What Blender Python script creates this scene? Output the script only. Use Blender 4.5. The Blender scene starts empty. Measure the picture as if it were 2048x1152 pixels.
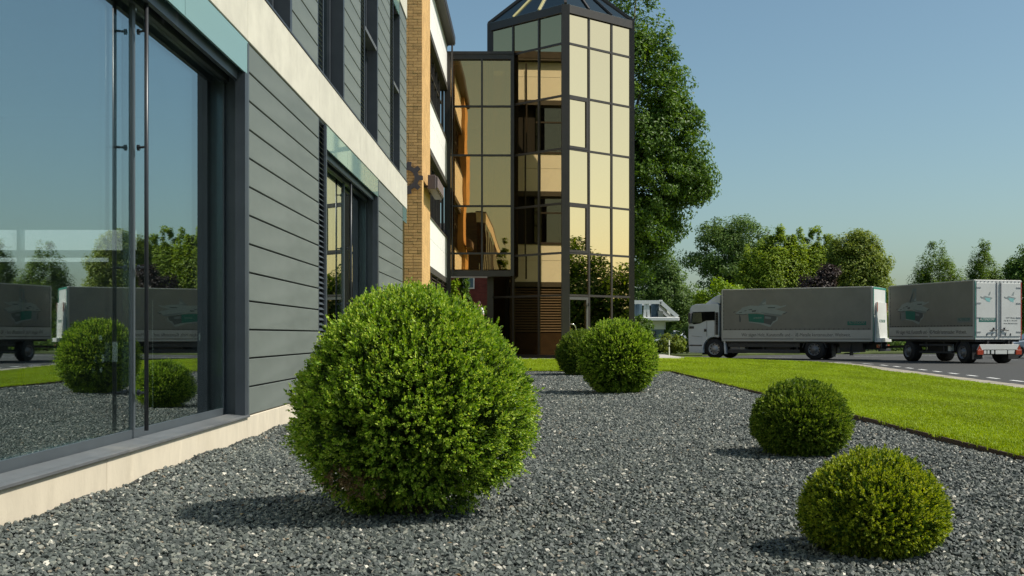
import bpy, math, random
import numpy as np
from mathutils import Vector, Matrix

R = math.radians
scene = bpy.context.scene
COL = scene.collection

# ------------------------------------------------------------------ camera, sky, sun, exposure
cam_d = bpy.data.cameras.new('camera')
cam = bpy.data.objects.new('camera', cam_d)
COL.objects.link(cam)
cam.location = (0, 0, 0.9)
cam.rotation_euler = (R(90), 0, 0)
cam_d.sensor_width = 36
cam_d.lens = 36 * 2300 / 2048
cam_d.shift_x = -28 / 2048
cam_d.shift_y = 95 / 2048
cam_d.clip_start = 0.05
cam_d.clip_end = 6000
scene.camera = cam

SUN_EL, SUN_AZ = 49.5, -8.0            # azimuth from +X towards +Y
world = bpy.data.worlds.new('World')
scene.world = world
world.use_nodes = True
wn = world.node_tree
for n in list(wn.nodes):
    wn.nodes.remove(n)
sky = wn.nodes.new('ShaderNodeTexSky')
sky.sky_type = 'NISHITA'
sky.sun_disc = False
sky.sun_elevation = R(SUN_EL)
sky.sun_rotation = R(90 - SUN_AZ)
sky.altitude = 60
sky.air_density = 1.0
sky.dust_density = 2.0
sky.ozone_density = 3.0
bg = wn.nodes.new('ShaderNodeBackground')
bg.inputs['Strength'].default_value = 0.088
wo = wn.nodes.new('ShaderNodeOutputWorld')
tint = wn.nodes.new('ShaderNodeMix'); tint.data_type = 'RGBA'; tint.blend_type = 'MULTIPLY'   # the photograph's cool green white balance
tint.inputs[0].default_value = 1.0; tint.inputs[7].default_value = (1.0, 1.10, 0.97, 1)
wn.links.new(sky.outputs[0], tint.inputs[6]); wn.links.new(tint.outputs[2], bg.inputs[0])
wn.links.new(bg.outputs[0], wo.inputs[0])

sun_d = bpy.data.lights.new('sun', 'SUN')
sun_d.energy = 4.0
sun_d.angle = R(0.53)
sun_d.color = (1.0, 0.94, 0.84)
sun = bpy.data.objects.new('sun', sun_d)
COL.objects.link(sun)
sdir = Vector((math.cos(R(SUN_AZ)) * math.cos(R(SUN_EL)), math.sin(R(SUN_AZ)) * math.cos(R(SUN_EL)), math.sin(R(SUN_EL))))
sun.rotation_euler = sdir.to_track_quat('Z', 'Y').to_euler()
sun.location = sdir * 60

scene.view_settings.view_transform = 'Standard'
scene.view_settings.look = 'None'
scene.view_settings.exposure = 0.4
scene.view_settings.gamma = 1.0
scene.view_settings.use_curve_mapping = False
scene.render.engine = 'CYCLES'
scene.cycles.max_bounces = 8
scene.cycles.transparent_max_bounces = 16
scene.cycles.use_denoising = True

# ------------------------------------------------------------------ helpers
ORG = {}

def prop(o, label=None, cat=None, group=None, kind=None):
    if label: o['label'] = label
    if cat: o['category'] = cat
    if group: o['group'] = group
    if kind: o['kind'] = kind
    return o

def empty(name, loc, label=None, cat=None, group=None, rz=0.0, local=False, kind=None):
    o = bpy.data.objects.new(name, None)
    o.empty_display_size = 0.2
    COL.objects.link(o)
    o.location = loc
    o.rotation_euler = (0, 0, rz)
    ORG[o] = Vector((0, 0, 0)) if local else Vector(loc)
    return prop(o, label, cat, group, kind)

def link(name, me, parent=None, loc=(0, 0, 0), rot=(0, 0, 0)):
    o = bpy.data.objects.new(name, me)
    COL.objects.link(o)
    o.location = loc
    o.rotation_euler = rot
    if parent is not None:
        o.parent = parent
        ORG[o] = ORG[parent]
    else:
        ORG[o] = Vector(loc)
    return o

class MB:
    def __init__(s):
        s.v, s.f, s.m = [], [], []
    def poly(s, pts, mi=0):
        b = len(s.v)
        s.v += [tuple(p) for p in pts]
        s.f.append(tuple(range(b, b + len(pts)))); s.m.append(mi)
        return s
    def box(s, x0, x1, y0, y1, z0, z1, mi=0):
        x0, x1 = min(x0, x1), max(x0, x1); y0, y1 = min(y0, y1), max(y0, y1); z0, z1 = min(z0, z1), max(z0, z1)
        b = len(s.v)
        s.v += [(x0,y0,z0),(x1,y0,z0),(x1,y1,z0),(x0,y1,z0),(x0,y0,z1),(x1,y0,z1),(x1,y1,z1),(x0,y1,z1)]
        for q in ((0,3,2,1),(4,5,6,7),(0,1,5,4),(1,2,6,5),(2,3,7,6),(3,0,4,7)):
            s.f.append(tuple(b + i for i in q)); s.m.append(mi)
        return s
    def bar(s, p0, p1, w, d, up=(0, 0, 1), mi=0):
        """square bar from p0 to p1; w across 'side', d along 'up'"""
        p0, p1 = Vector(p0), Vector(p1)
        t = (p1 - p0).normalized(); u = Vector(up)
        sd = t.cross(u)
        if sd.length < 1e-5: sd = t.cross(Vector((1, 0, 0)))
        sd.normalize(); u = sd.cross(t).normalized()
        a, c = sd * (w / 2), u * (d / 2)
        b = len(s.v)
        for p in (p0, p1):
            for q in (-a - c, a - c, a + c, -a + c):
                s.v.append(tuple(p + q))
        for q in ((0,1,2,3),(7,6,5,4),(0,4,5,1),(1,5,6,2),(2,6,7,3),(3,7,4,0)):
            s.f.append(tuple(b + i for i in q)); s.m.append(mi)
        return s
    def prism(s, pts, vec, mi=0):
        n = len(pts); b = len(s.v); vec = Vector(vec)
        s.v += [tuple(Vector(p)) for p in pts] + [tuple(Vector(p) + vec) for p in pts]
        s.f.append(tuple(range(b + n - 1, b - 1, -1))); s.m.append(mi)
        s.f.append(tuple(range(b + n, b + 2 * n))); s.m.append(mi)
        for i in range(n):
            j = (i + 1) % n
            s.f.append((b + i, b + j, b + n + j, b + n + i)); s.m.append(mi)
        return s
    def tube(s, pts, rad, n=8, mi=0, cap=True):
        pts = [Vector(p) for p in pts]
        rads = rad if isinstance(rad, (list, tuple)) else [rad] * len(pts)
        rings = []
        for i, p in enumerate(pts):
            t = (pts[min(i + 1, len(pts) - 1)] - pts[max(i - 1, 0)]).normalized()
            a = t.orthogonal().normalized() if i == 0 else (a - t * a.dot(t)).normalized()
            c = t.cross(a)
            b = len(s.v)
            for k in range(n):
                an = 2 * math.pi * k / n
                s.v.append(tuple(p + (a * math.cos(an) + c * math.sin(an)) * rads[i]))
            rings.append(b)
        for i in range(len(rings) - 1):
            for k in range(n):
                s.f.append((rings[i] + k, rings[i] + (k + 1) % n, rings[i + 1] + (k + 1) % n, rings[i + 1] + k)); s.m.append(mi)
        if cap:
            s.f.append(tuple(rings[0] + k for k in range(n - 1, -1, -1))); s.m.append(mi)
            s.f.append(tuple(rings[-1] + k for k in range(n))); s.m.append(mi)
        return s
    def lathe(s, prof, c, axis='y', n=24, mi=0):
        """prof = [(r, h)] revolved about an axis through c"""
        c = Vector(c)
        ax = {'x': (Vector((0,1,0)), Vector((0,0,1)), Vector((1,0,0))), 'y': (Vector((0,0,1)), Vector((1,0,0)), Vector((0,1,0))),
              'z': (Vector((1,0,0)), Vector((0,1,0)), Vector((0,0,1)))}[axis]
        rings = []
        for r, h in prof:
            b = len(s.v)
            for k in range(n):
                an = 2 * math.pi * k / n
                s.v.append(tuple(c + (ax[0] * math.cos(an) + ax[1] * math.sin(an)) * r + ax[2] * h))
            rings.append(b)
        for i in range(len(rings) - 1):
            for k in range(n):
                s.f.append((rings[i] + k, rings[i] + (k + 1) % n, rings[i + 1] + (k + 1) % n, rings[i + 1] + k)); s.m.append(mi)
        return s
    def mesh(s, name, mats, smooth=False, off=(0, 0, 0)):
        me = bpy.data.meshes.new(name)
        o = Vector(off)
        me.from_pydata([tuple(Vector(v) - o) for v in s.v], [], s.f)
        for m in (mats if isinstance(mats, (list, tuple)) else [mats]):
            me.materials.append(m)
        me.polygons.foreach_set('material_index', s.m)
        if smooth:
            me.polygons.foreach_set('use_smooth', [True] * len(me.polygons))
        me.update()
        return me
    def build(s, name, mats, parent=None, smooth=False, bevel=0.0, loc=None, seg=1):
        off = ORG[parent] if parent is not None else Vector(loc or (0, 0, 0))
        me = s.mesh(name, mats, smooth, off)
        o = link(name, me, parent, (0, 0, 0) if parent is not None else tuple(off))
        if bevel:
            md = o.modifiers.new('bevel', 'BEVEL'); md.width = bevel; md.segments = seg; md.limit_method = 'ANGLE'; md.angle_limit = R(40)
        return o

def np_mesh(name, V, F, mat, smooth=False):
    """V (n,3), F (m,k) numpy arrays"""
    me = bpy.data.meshes.new(name)
    n, (m, k) = len(V), F.shape
    me.vertices.add(n); me.vertices.foreach_set('co', V.astype(np.float32).ravel())
    me.loops.add(m * k); me.loops.foreach_set('vertex_index', F.astype(np.int32).ravel())
    me.polygons.add(m)
    me.polygons.foreach_set('loop_start', np.arange(0, m * k, k, dtype=np.int32))
    me.polygons.foreach_set('loop_total', np.full(m, k, dtype=np.int32))
    if smooth: me.polygons.foreach_set('use_smooth', np.ones(m, dtype=bool))
    me.materials.append(mat)
    me.update(calc_edges=True)
    return me

# ------------------------------------------------------------------ materials
MATS = {}

class NT:
    def __init__(s, name):
        s.m = bpy.data.materials.new(name); s.m.use_nodes = True
        s.t = s.m.node_tree
        for n in list(s.t.nodes): s.t.nodes.remove(n)
        s.out = s.n('ShaderNodeOutputMaterial')
    def n(s, typ, **kw):
        nd = s.t.nodes.new(typ)
        for k, v in kw.items():
            if k in nd.inputs: nd.inputs[k].default_value = v
            else: setattr(nd, k, v)
        return nd
    def l(s, a, b): s.t.links.new(a, b)

def rgba(c): return (c[0], c[1], c[2], 1)

def mat(name, col, rough=0.6, var=0.12, scale=5.0, bump=0.0, bscale=60.0, metal=0.0, spec=0.5, rnd=0.0, stretch=(1, 1, 1), coat=0.0, dirt=0.0, dirtcol=(0.1, 0.08, 0.06)):
    if name in MATS: return MATS[name]
    T = NT(name)
    p = T.n('ShaderNodeBsdfPrincipled')
    p.inputs['Roughness'].default_value = rough; p.inputs['Metallic'].default_value = metal
    p.inputs['Specular IOR Level'].default_value = spec; p.inputs['Coat Weight'].default_value = coat
    tc = T.n('ShaderNodeTexCoord'); mp = T.n('ShaderNodeMapping'); mp.inputs['Scale'].default_value = stretch
    T.l(tc.outputs['Object'], mp.inputs[0])
    nz = T.n('ShaderNodeTexNoise'); nz.inputs['Scale'].default_value = scale; nz.inputs['Detail'].default_value = 6; nz.inputs['Roughness'].default_value = 0.65
    T.l(mp.outputs[0], nz.inputs['Vector'])
    cr = T.n('ShaderNodeValToRGB')
    cr.color_ramp.elements[0].position = 0.3; cr.color_ramp.elements[1].position = 0.7
    cr.color_ramp.elements[0].color = rgba([c * (1 - var) for c in col]); cr.color_ramp.elements[1].color = rgba([min(1, c * (1 + var)) for c in col])
    T.l(nz.outputs[0], cr.inputs[0])
    last = cr.outputs[0]
    if rnd:
        oi = T.n('ShaderNodeObjectInfo')
        mr = T.n('ShaderNodeMapRange'); mr.inputs[3].default_value = 1 - rnd; mr.inputs[4].default_value = 1 + rnd
        T.l(oi.outputs['Random'], mr.inputs[0])
        mx = T.n('ShaderNodeVectorMath', operation='SCALE')
        T.l(last, mx.inputs[0]); T.l(mr.outputs[0], mx.inputs['Scale'])
        last = mx.outputs[0]
    if dirt:
        n2 = T.n('ShaderNodeTexNoise'); n2.inputs['Scale'].default_value = 1.7; n2.inputs['Detail'].default_value = 8; n2.inputs['Roughness'].default_value = 0.7
        T.l(mp.outputs[0], n2.inputs['Vector'])
        r2 = T.n('ShaderNodeValToRGB'); r2.color_ramp.elements[0].position = 0.52; r2.color_ramp.elements[1].position = 0.8
        r2.color_ramp.elements[1].color = (dirt, dirt, dirt, 1)
        T.l(n2.outputs[0], r2.inputs[0])
        mm = T.n('ShaderNodeMix', data_type='RGBA')
        T.l(r2.outputs[0], mm.inputs[0]); T.l(last, mm.inputs[6]); mm.inputs[7].default_value = rgba(dirtcol)
        last = mm.outputs[2]
    T.l(last, p.inputs['Base Color'])
    rr = T.n('ShaderNodeMapRange'); rr.inputs[3].default_value = max(0.02, rough - 0.08); rr.inputs[4].default_value = min(1, rough + 0.08)
    T.l(nz.outputs[0], rr.inputs[0]); T.l(rr.outputs[0], p.inputs['Roughness'])
    if bump:
        nb = T.n('ShaderNodeTexNoise'); nb.inputs['Scale'].default_value = bscale; nb.inputs['Detail'].default_value = 5
        T.l(mp.outputs[0], nb.inputs['Vector'])
        b = T.n('ShaderNodeBump'); b.inputs['Strength'].default_value = bump; b.inputs['Distance'].default_value = 0.01
        T.l(nb.outputs[0], b.inputs['Height']); T.l(b.outputs[0], p.inputs['Normal'])
    T.l(p.outputs[0], T.out.inputs[0])
    MATS[name] = T.m
    return T.m

def glass(name, refl, tint, fac, wav=0.0, rough=0.0, wscale=0.5, pane=0.0):
    """coated window glass: a mirror layer over a tinted clear layer, stronger at grazing angles"""
    if name in MATS: return MATS[name]
    T = NT(name)
    g = T.n('ShaderNodeBsdfGlossy'); g.inputs['Color'].default_value = rgba(refl); g.inputs['Roughness'].default_value = rough
    if pane:      # coating differs a little from pane to pane
        oi = T.n('ShaderNodeObjectInfo'); mo = T.n('ShaderNodeMapRange'); mo.inputs[3].default_value = 1 - pane; mo.inputs[4].default_value = 1.0
        T.l(oi.outputs['Random'], mo.inputs[0])
        sv = T.n('ShaderNodeVectorMath', operation='SCALE'); sv.inputs[0].default_value = refl; T.l(mo.outputs[0], sv.inputs['Scale']); T.l(sv.outputs[0], g.inputs['Color'])
    t = T.n('ShaderNodeBsdfTransparent'); t.inputs['Color'].default_value = rgba(tint)
    fr = T.n('ShaderNodeLayerWeight'); fr.inputs['Blend'].default_value = 0.5      # Schlick term, the same on both faces of the pane
    pw = T.n('ShaderNodeMath', operation='POWER'); pw.inputs[1].default_value = 5.0; T.l(fr.outputs['Facing'], pw.inputs[0])
    mr = T.n('ShaderNodeMapRange'); mr.inputs[1].default_value = 0.0; mr.inputs[2].default_value = 1.0; mr.inputs[3].default_value = fac; mr.inputs[4].default_value = 1.0
    T.l(pw.outputs[0], mr.inputs[0])
    mx = T.n('ShaderNodeMixShader')
    T.l(mr.outputs[0], mx.inputs[0]); T.l(t.outputs[0], mx.inputs[1]); T.l(g.outputs[0], mx.inputs[2])
    if wav:
        tc = T.n('ShaderNodeTexCoord'); nz = T.n('ShaderNodeTexNoise'); nz.inputs['Scale'].default_value = wscale; nz.inputs['Detail'].default_value = 1
        T.l(tc.outputs['Object'], nz.inputs['Vector'])
        b = T.n('ShaderNodeBump'); b.inputs['Strength'].default_value = 1; b.inputs['Distance'].default_value = wav
        T.l(nz.outputs[0], b.inputs['Height']); T.l(b.outputs[0], g.inputs['Normal'])
    T.l(mx.outputs[0], T.out.inputs[0])
    MATS[name] = T.m
    return T.m

def leafmat(name, dark, mid, light, trans=0.3, rough=0.45, spec=0.35, patch=0.0):
    if name in MATS: return MATS[name]
    T = NT(name)
    gi = T.n('ShaderNodeNewGeometry')
    cr = T.n('ShaderNodeValToRGB')
    e = cr.color_ramp.elements
    e[0].position = 0.0; e[0].color = rgba(dark); e[1].position = 1.0; e[1].color = rgba(light)
    k = e.new(0.5); k.color = rgba(mid)
    T.l(gi.outputs['Random Per Island'], cr.inputs[0])
    last = cr.outputs[0]
    if patch:      # broad patches of lighter and darker growth over the ground
        nz = T.n('ShaderNodeTexNoise'); nz.inputs['Scale'].default_value = patch; nz.inputs['Detail'].default_value = 3
        mp = T.n('ShaderNodeMapping'); mp.inputs['Scale'].default_value = (1.0, 0.35, 1.0); T.l(gi.outputs['Position'], mp.inputs[0]); T.l(mp.outputs[0], nz.inputs['Vector'])
        mr = T.n('ShaderNodeMapRange'); mr.inputs[1].default_value = .35; mr.inputs[2].default_value = .65; mr.inputs[3].default_value = .90; mr.inputs[4].default_value = 1.26
        T.l(nz.outputs[0], mr.inputs[0])
        sv = T.n('ShaderNodeVectorMath', operation='SCALE'); T.l(cr.outputs[0], sv.inputs[0]); T.l(mr.outputs[0], sv.inputs['Scale']); last = sv.outputs[0]
    p = T.n('ShaderNodeBsdfPrincipled'); p.inputs['Roughness'].default_value = rough; p.inputs['Specular IOR Level'].default_value = spec
    T.l(last, p.inputs['Base Color'])
    tr = T.n('ShaderNodeBsdfTranslucent')
    hs = T.n('ShaderNodeHueSaturation'); hs.inputs['Saturation'].default_value = 1.1; hs.inputs['Value'].default_value = 1.3; hs.inputs['Hue'].default_value = 0.49
    T.l(last, hs.inputs['Color']); T.l(hs.outputs[0], tr.inputs['Color'])
    mx = T.n('ShaderNodeMixShader'); mx.inputs[0].default_value = trans
    T.l(p.outputs[0], mx.inputs[1]); T.l(tr.outputs[0], mx.inputs[2]); T.l(mx.outputs[0], T.out.inputs[0])
    MATS[name] = T.m
    return T.m

def brickmat(name, c1, c2, mortar, w, h, axis='xz', gap=0.01):
    """brick pattern for wall stretches too far or too foreshortened to build brick by brick"""
    if name in MATS: return MATS[name]
    T = NT(name)
    tc = T.n('ShaderNodeTexCoord'); sx = T.n('ShaderNodeSeparateXYZ'); cx = T.n('ShaderNodeCombineXYZ')
    T.l(tc.outputs['Object'], sx.inputs[0])
    T.l(sx.outputs[0 if axis == 'xz' else 1], cx.inputs[0]); T.l(sx.outputs[2], cx.inputs[1])
    b = T.n('ShaderNodeTexBrick'); b.inputs['Color1'].default_value = rgba(c1); b.inputs['Color2'].default_value = rgba(c2); b.inputs['Mortar'].default_value = rgba(mortar)
    b.inputs['Scale'].default_value = 1; b.inputs['Mortar Size'].default_value = gap / 2; b.inputs['Mortar Smooth'].default_value = 0.1
    b.inputs['Brick Width'].default_value = w; b.inputs['Row Height'].default_value = h; b.inputs['Bias'].default_value = 0.0
    T.l(cx.outputs[0], b.inputs['Vector'])
    nz = T.n('ShaderNodeTexNoise'); nz.inputs['Scale'].default_value = 3; nz.inputs['Detail'].default_value = 6
    T.l(tc.outputs['Object'], nz.inputs['Vector'])
    mr = T.n('ShaderNodeMapRange'); mr.inputs[1].default_value = 0.3; mr.inputs[2].default_value = 0.7; mr.inputs[3].default_value = 0.82; mr.inputs[4].default_value = 1.12
    T.l(nz.outputs[0], mr.inputs[0])
    sc = T.n('ShaderNodeVectorMath', operation='SCALE'); T.l(b.outputs[0], sc.inputs[0]); T.l(mr.outputs[0], sc.inputs['Scale'])
    p = T.n('ShaderNodeBsdfPrincipled'); p.inputs['Roughness'].default_value = 0.85; p.inputs['Specular IOR Level'].default_value = 0.2
    T.l(sc.outputs[0], p.inputs['Base Color'])
    bp = T.n('ShaderNodeBump'); bp.inputs['Strength'].default_value = 0.5; bp.inputs['Distance'].default_value = 0.008; bp.invert = True
    T.l(b.outputs['Fac'], bp.inputs['Height']); T.l(bp.outputs[0], p.inputs['Normal'])
    T.l(p.outputs[0], T.out.inputs[0])
    MATS[name] = T.m
    return T.m

M_clad = mat('zinc_cladding', (0.138, 0.156, 0.140), 0.5, 0.14, 2.2, 0.02, 40, spec=0.45, rnd=0.06, stretch=(1, 0.5, 2.5), dirt=0.4, dirtcol=(0.17, 0.18, 0.17))
M_trim = mat('anthracite_metal', (0.035, 0.042, 0.052), 0.42, 0.12, 4, 0.0, spec=0.5)
M_trim2 = mat('slate_metal', (0.060, 0.072, 0.082), 0.4, 0.12, 4, 0.0, spec=0.5)
M_sill = mat('sill_metal', (0.10, 0.105, 0.11), 0.5, 0.15, 6, 0.03, 60, dirt=0.45, dirtcol=(0.26, 0.24, 0.2))
M_dark = mat('dark_void', (0.012, 0.012, 0.013), 0.8, 0.1)
M_conc = mat('band_concrete', (0.55, 0.525, 0.445), 0.8, 0.09, 3.0, 0.12, 90, spec=0.25, rnd=0.03, dirt=0.55, dirtcol=(0.38, 0.36, 0.30))
M_plinth = mat('plinth_concrete', (0.57, 0.505, 0.395), 0.85, 0.11, 3.5, 0.15, 70, spec=0.2, rnd=0.03, stretch=(1, 1, 0.4), dirt=0.7, dirtcol=(0.36, 0.31, 0.225))
M_rod = mat('rod_steel', (0.03, 0.033, 0.038), 0.35, 0.1, metal=0.3)
M_steel = mat('brushed_steel', (0.6, 0.6, 0.6), 0.25, 0.06, metal=1.0)
M_bronze = mat('bronze_frame', (0.036, 0.029, 0.025), 0.42, 0.12, 3, 0.0, spec=0.5)
M_white = mat('white_panel', (0.80, 0.80, 0.77), 0.55, 0.03, 2, dirt=0.12, dirtcol=(0.55, 0.54, 0.5))
M_mortar = mat('yellow_mortar', (0.50, 0.31, 0.14), 0.9, 0.12, 8, 0.3, 120)
M_brick = mat('yellow_brick', (0.70, 0.40, 0.165), 0.85, 0.10, 9, 0.4, 140, spec=0.2, rnd=0.16)
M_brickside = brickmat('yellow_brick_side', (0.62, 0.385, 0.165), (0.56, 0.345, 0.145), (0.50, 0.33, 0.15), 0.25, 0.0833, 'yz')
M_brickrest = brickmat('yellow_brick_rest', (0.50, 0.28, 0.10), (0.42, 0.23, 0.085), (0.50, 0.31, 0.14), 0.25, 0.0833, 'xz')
M_brickinner = brickmat('inner_brick', (0.62, 0.50, 0.30), (0.48, 0.38, 0.22), (0.30, 0.25, 0.15), 0.25, 0.0833, 'xz')
M_redbrick = brickmat('red_brick', (0.17, 0.045, 0.036), (0.13, 0.035, 0.03), (0.09, 0.05, 0.045), 0.25, 0.0833, 'xz')
M_roofdark = mat('roof_edge', (0.06, 0.055, 0.05), 0.6, 0.15)
M_inwall = mat('room_wall', (0.22, 0.23, 0.23), 0.8, 0.05)
M_infloor = mat('room_floor', (0.10, 0.10, 0.095), 0.5, 0.1)
M_inwhite = mat('room_white', (0.8, 0.8, 0.78), 0.7, 0.03)
M_glass = glass('showroom_glass', (0.80, 0.87, 0.87), (0.80, 0.88, 0.87), 0.46, 0.0)
M_gold = glass('gold_glass', (1.0, 0.73, 0.43), (0.20, 0.15, 0.06), 0.96, 0.0009, 0.0, 0.55, 0.06)
M_bronzeglass = glass('bronze_glass', (0.80, 0.62, 0.34), (0.40, 0.30, 0.15), 0.55, 0.0009, 0.0, 0.55)
M_linkglass = glass('link_glass', (1.0, 0.66, 0.30), (0.80, 0.62, 0.36), 0.52, 0.0022, 0.0, 0.9)
M_darkglass = glass('dark_glass', (0.75, 0.8, 0.85), (0.15, 0.16, 0.17), 0.2, 0.0)
M_roofglass = glass('roof_glass', (0.5, 0.52, 0.48), (0.30, 0.33, 0.28), 0.35, 0.0)

def fascia():
    T = NT('fascia_glass')
    d = T.n('ShaderNodeBsdfDiffuse'); d.inputs['Color'].default_value = (0.36, 0.56, 0.53, 1)
    t = T.n('ShaderNodeBsdfTransparent'); t.inputs['Color'].default_value = (0.70, 0.9, 0.86, 1)
    g = T.n('ShaderNodeBsdfGlossy'); g.inputs['Color'].default_value = (0.8, 0.9, 0.9, 1); g.inputs['Roughness'].default_value = 0.03
    m1 = T.n('ShaderNodeMixShader'); m1.inputs[0].default_value = 0.42
    T.l(d.outputs[0], m1.inputs[1]); T.l(t.outputs[0], m1.inputs[2])
    fr = T.n('ShaderNodeFresnel'); fr.inputs['IOR'].default_value = 1.5
    m2 = T.n('ShaderNodeMixShader'); T.l(fr.outputs[0], m2.inputs[0]); T.l(m1.outputs[0], m2.inputs[1]); T.l(g.outputs[0], m2.inputs[2])
    T.l(m2.outputs[0], T.out.inputs[0])
    return T.m
M_fascia = fascia()
def glowmat():
    T = NT('added_glow'); e = T.n('ShaderNodeEmission'); e.inputs['Color'].default_value = (0.95, 1.0, 0.98, 1); e.inputs['Strength'].default_value = 0.6
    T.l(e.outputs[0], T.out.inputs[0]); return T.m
M_glow = glowmat()  # even glow added so the pale interior bars show through the glass

rng = np.random.default_rng(7)
random.seed(7)
# ================================================================== GROUND, GRAVEL, LAWN, ROAD
ROAD_Z = -0.27
M_soil = mat('far_ground', (0.09, 0.13, 0.03), 0.95, 0.25, 0.4)
M_bed = mat('slate_bed', (0.035, 0.037, 0.038), 0.95, 0.4, 60, 0.5, 90)
M_asphalt = mat('asphalt', (0.060, 0.060, 0.058), 0.9, 0.12, 30, 0.25, 150, spec=0.25, dirt=0.35, dirtcol=(0.085, 0.083, 0.08))
M_kerb = mat('kerb_concrete', (0.32, 0.285, 0.225), 0.9, 0.12, 6, 0.3, 80, rnd=0.06)
M_paint = mat('road_paint', (0.72, 0.72, 0.70), 0.7, 0.12, 30)
M_paving = mat('pale_paving', (0.42, 0.40, 0.36), 0.9, 0.1, 8, 0.2, 80)
M_verge = mat('verge_grass', (0.075, 0.10, 0.02), 0.95, 0.3, 3, 0.4, 30)
M_edging = mat('rusty_edging', (0.075, 0.045, 0.028), 0.85, 0.25, 12)

def lawnmat():
    T = NT('lawn_base')
    tc = T.n('ShaderNodeTexCoord')
    n1 = T.n('ShaderNodeTexNoise'); n1.inputs['Scale'].default_value = 0.55; n1.inputs['Detail'].default_value = 5
    n2 = T.n('ShaderNodeTexNoise'); n2.inputs['Scale'].default_value = 45; n2.inputs['Detail'].default_value = 6; n2.inputs['Roughness'].default_value = 0.8
    T.l(tc.outputs['Object'], n1.inputs['Vector']); T.l(tc.outputs['Object'], n2.inputs['Vector'])
    c1 = T.n('ShaderNodeValToRGB'); c1.color_ramp.elements[0].position = 0.36; c1.color_ramp.elements[1].position = 0.64
    c1.color_ramp.elements[0].color = (0.165, 0.235, 0.010, 1); c1.color_ramp.elements[1].color = (0.255, 0.33, 0.016, 1)
    T.l(n1.outputs[0], c1.inputs[0])
    mr = T.n('ShaderNodeMapRange'); mr.inputs[1].default_value = 0.3; mr.inputs[2].default_value = 0.7; mr.inputs[3].default_value = 0.72; mr.inputs[4].default_value = 1.2
    T.l(n2.outputs[0], mr.inputs[0])
    sc = T.n('ShaderNodeVectorMath', operation='SCALE'); T.l(c1.outputs[0], sc.inputs[0]); T.l(mr.outputs[0], sc.inputs['Scale'])
    p = T.n('ShaderNodeBsdfPrincipled'); p.inputs['Roughness'].default_value = 0.9; p.inputs['Specular IOR Level'].default_value = 0.1
    T.l(sc.outputs[0], p.inputs['Base Color'])
    b = T.n('ShaderNodeBump'); b.inputs['Strength'].default_value = 0.6; b.inputs['Distance'].default_value = 0.03
    T.l(n2.outputs[0], b.inputs['Height']); T.l(b.outputs[0], p.inputs['Normal'])
    T.l(p.outputs[0], T.out.inputs[0])
    return T.m
M_lawn = lawnmat()
M_blade = leafmat('grass_blade', (0.165, 0.245, 0.010), (0.21, 0.295, 0.013), (0.255, 0.335, 0.020), 0.35, 0.5, 0.2, 0.9)

# far ground, one sheet out to the horizon
MB().poly([(-2500, -800, -0.42), (2500, -800, -0.42), (2500, 4000, -0.42), (-2500, 4000, -0.42)]).build('ground', M_soil, loc=(0, 0, 0))
prop(bpy.data.objects['ground'], kind='structure')

KERB = [(9.2, -6), (9.6, 10), (10.5, 24.4), (11.5, 36), (12.35, 44), (12.45, 47.6), (11.9, 50), (10.4, 52.2), (8.0, 53.7), (5.0, 54.6), (0, 55.3), (-8, 55.8)]
kx = [k[0] for k in KERB]; ky = [k[1] for k in KERB]
def kerb_x(y): return float(np.interp(y, ky, kx))
def kerb_pts(n=90):
    """smoothed kerb line, resampled by arc length"""
    P = np.array(KERB, float)
    for _ in range(3):
        Q = [P[0]]
        for a, b in zip(P[:-1], P[1:]):
            Q += [a * .75 + b * .25, a * .25 + b * .75]
        P = np.array(Q + [P[-1]])
    d = np.r_[0, np.cumsum(np.linalg.norm(np.diff(P, axis=0), axis=1))]
    s = np.linspace(0, d[-1], n)
    return np.c_[np.interp(s, d, P[:, 0]), np.interp(s, d, P[:, 1])], d[-1]
KP, KLEN = kerb_pts(120)
kx = list(KP[:, 0]); ky = list(KP[:, 1])
def lawn_z(x, y):
    k = kerb_x(y)
    tx = min(1, max(0, (x - 4.2) / max(0.5, (k - 4.2)))) if k > 4.7 else 0
    ty = min(1, max(0, (y - 44) / 10))
    t = max(tx * tx * (3 - 2 * tx), ty * ty)
    bumps = 0.012 * math.sin(x * 0.9 + y * 0.37) + 0.010 * math.sin(y * 0.8 - x * 0.5)
    return 0.028 - 0.258 * t + bumps * min(1, max(0, (x - 3.6) / 1.2))

EDGE_X, EDGE_Y = 3.55, 28.6
# gravel bed: dark base sheet with a gently uneven top
def grid_sheet(name, m, ys, xfun, zfun, nx):
    V, F = [], []
    for y in ys:
        x0, x1 = xfun(y)
        for i in range(nx + 1):
            x = x0 + (x1 - x0) * i / nx
            V.append((x, y, zfun(x, y)))
    w = nx + 1
    for j in range(len(ys) - 1):
        for i in range(nx):
            F.append((j * w + i, j * w + i + 1, (j + 1) * w + i + 1, (j + 1) * w + i))
    return np_mesh(name, np.array(V), np.array(F), m, True)

def bed_z(x, y):
    e = max(0, 1 - (x + 2.42) / 0.35)
    return -0.012 + 0.012 * math.sin(x * 2.1 + y * 1.3) * math.sin(y * 0.9 - x) + 0.035 * e * e * (0.6 + 0.4 * math.sin(y * 5.3))
bed_me = grid_sheet('gravel_bed', M_bed, list(np.arange(-6, 28.61, 0.3)) + [28.6], lambda y: (-2.46, EDGE_X), bed_z, 26)
prop(link('gravel_bed', bed_me), kind='structure')

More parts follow.
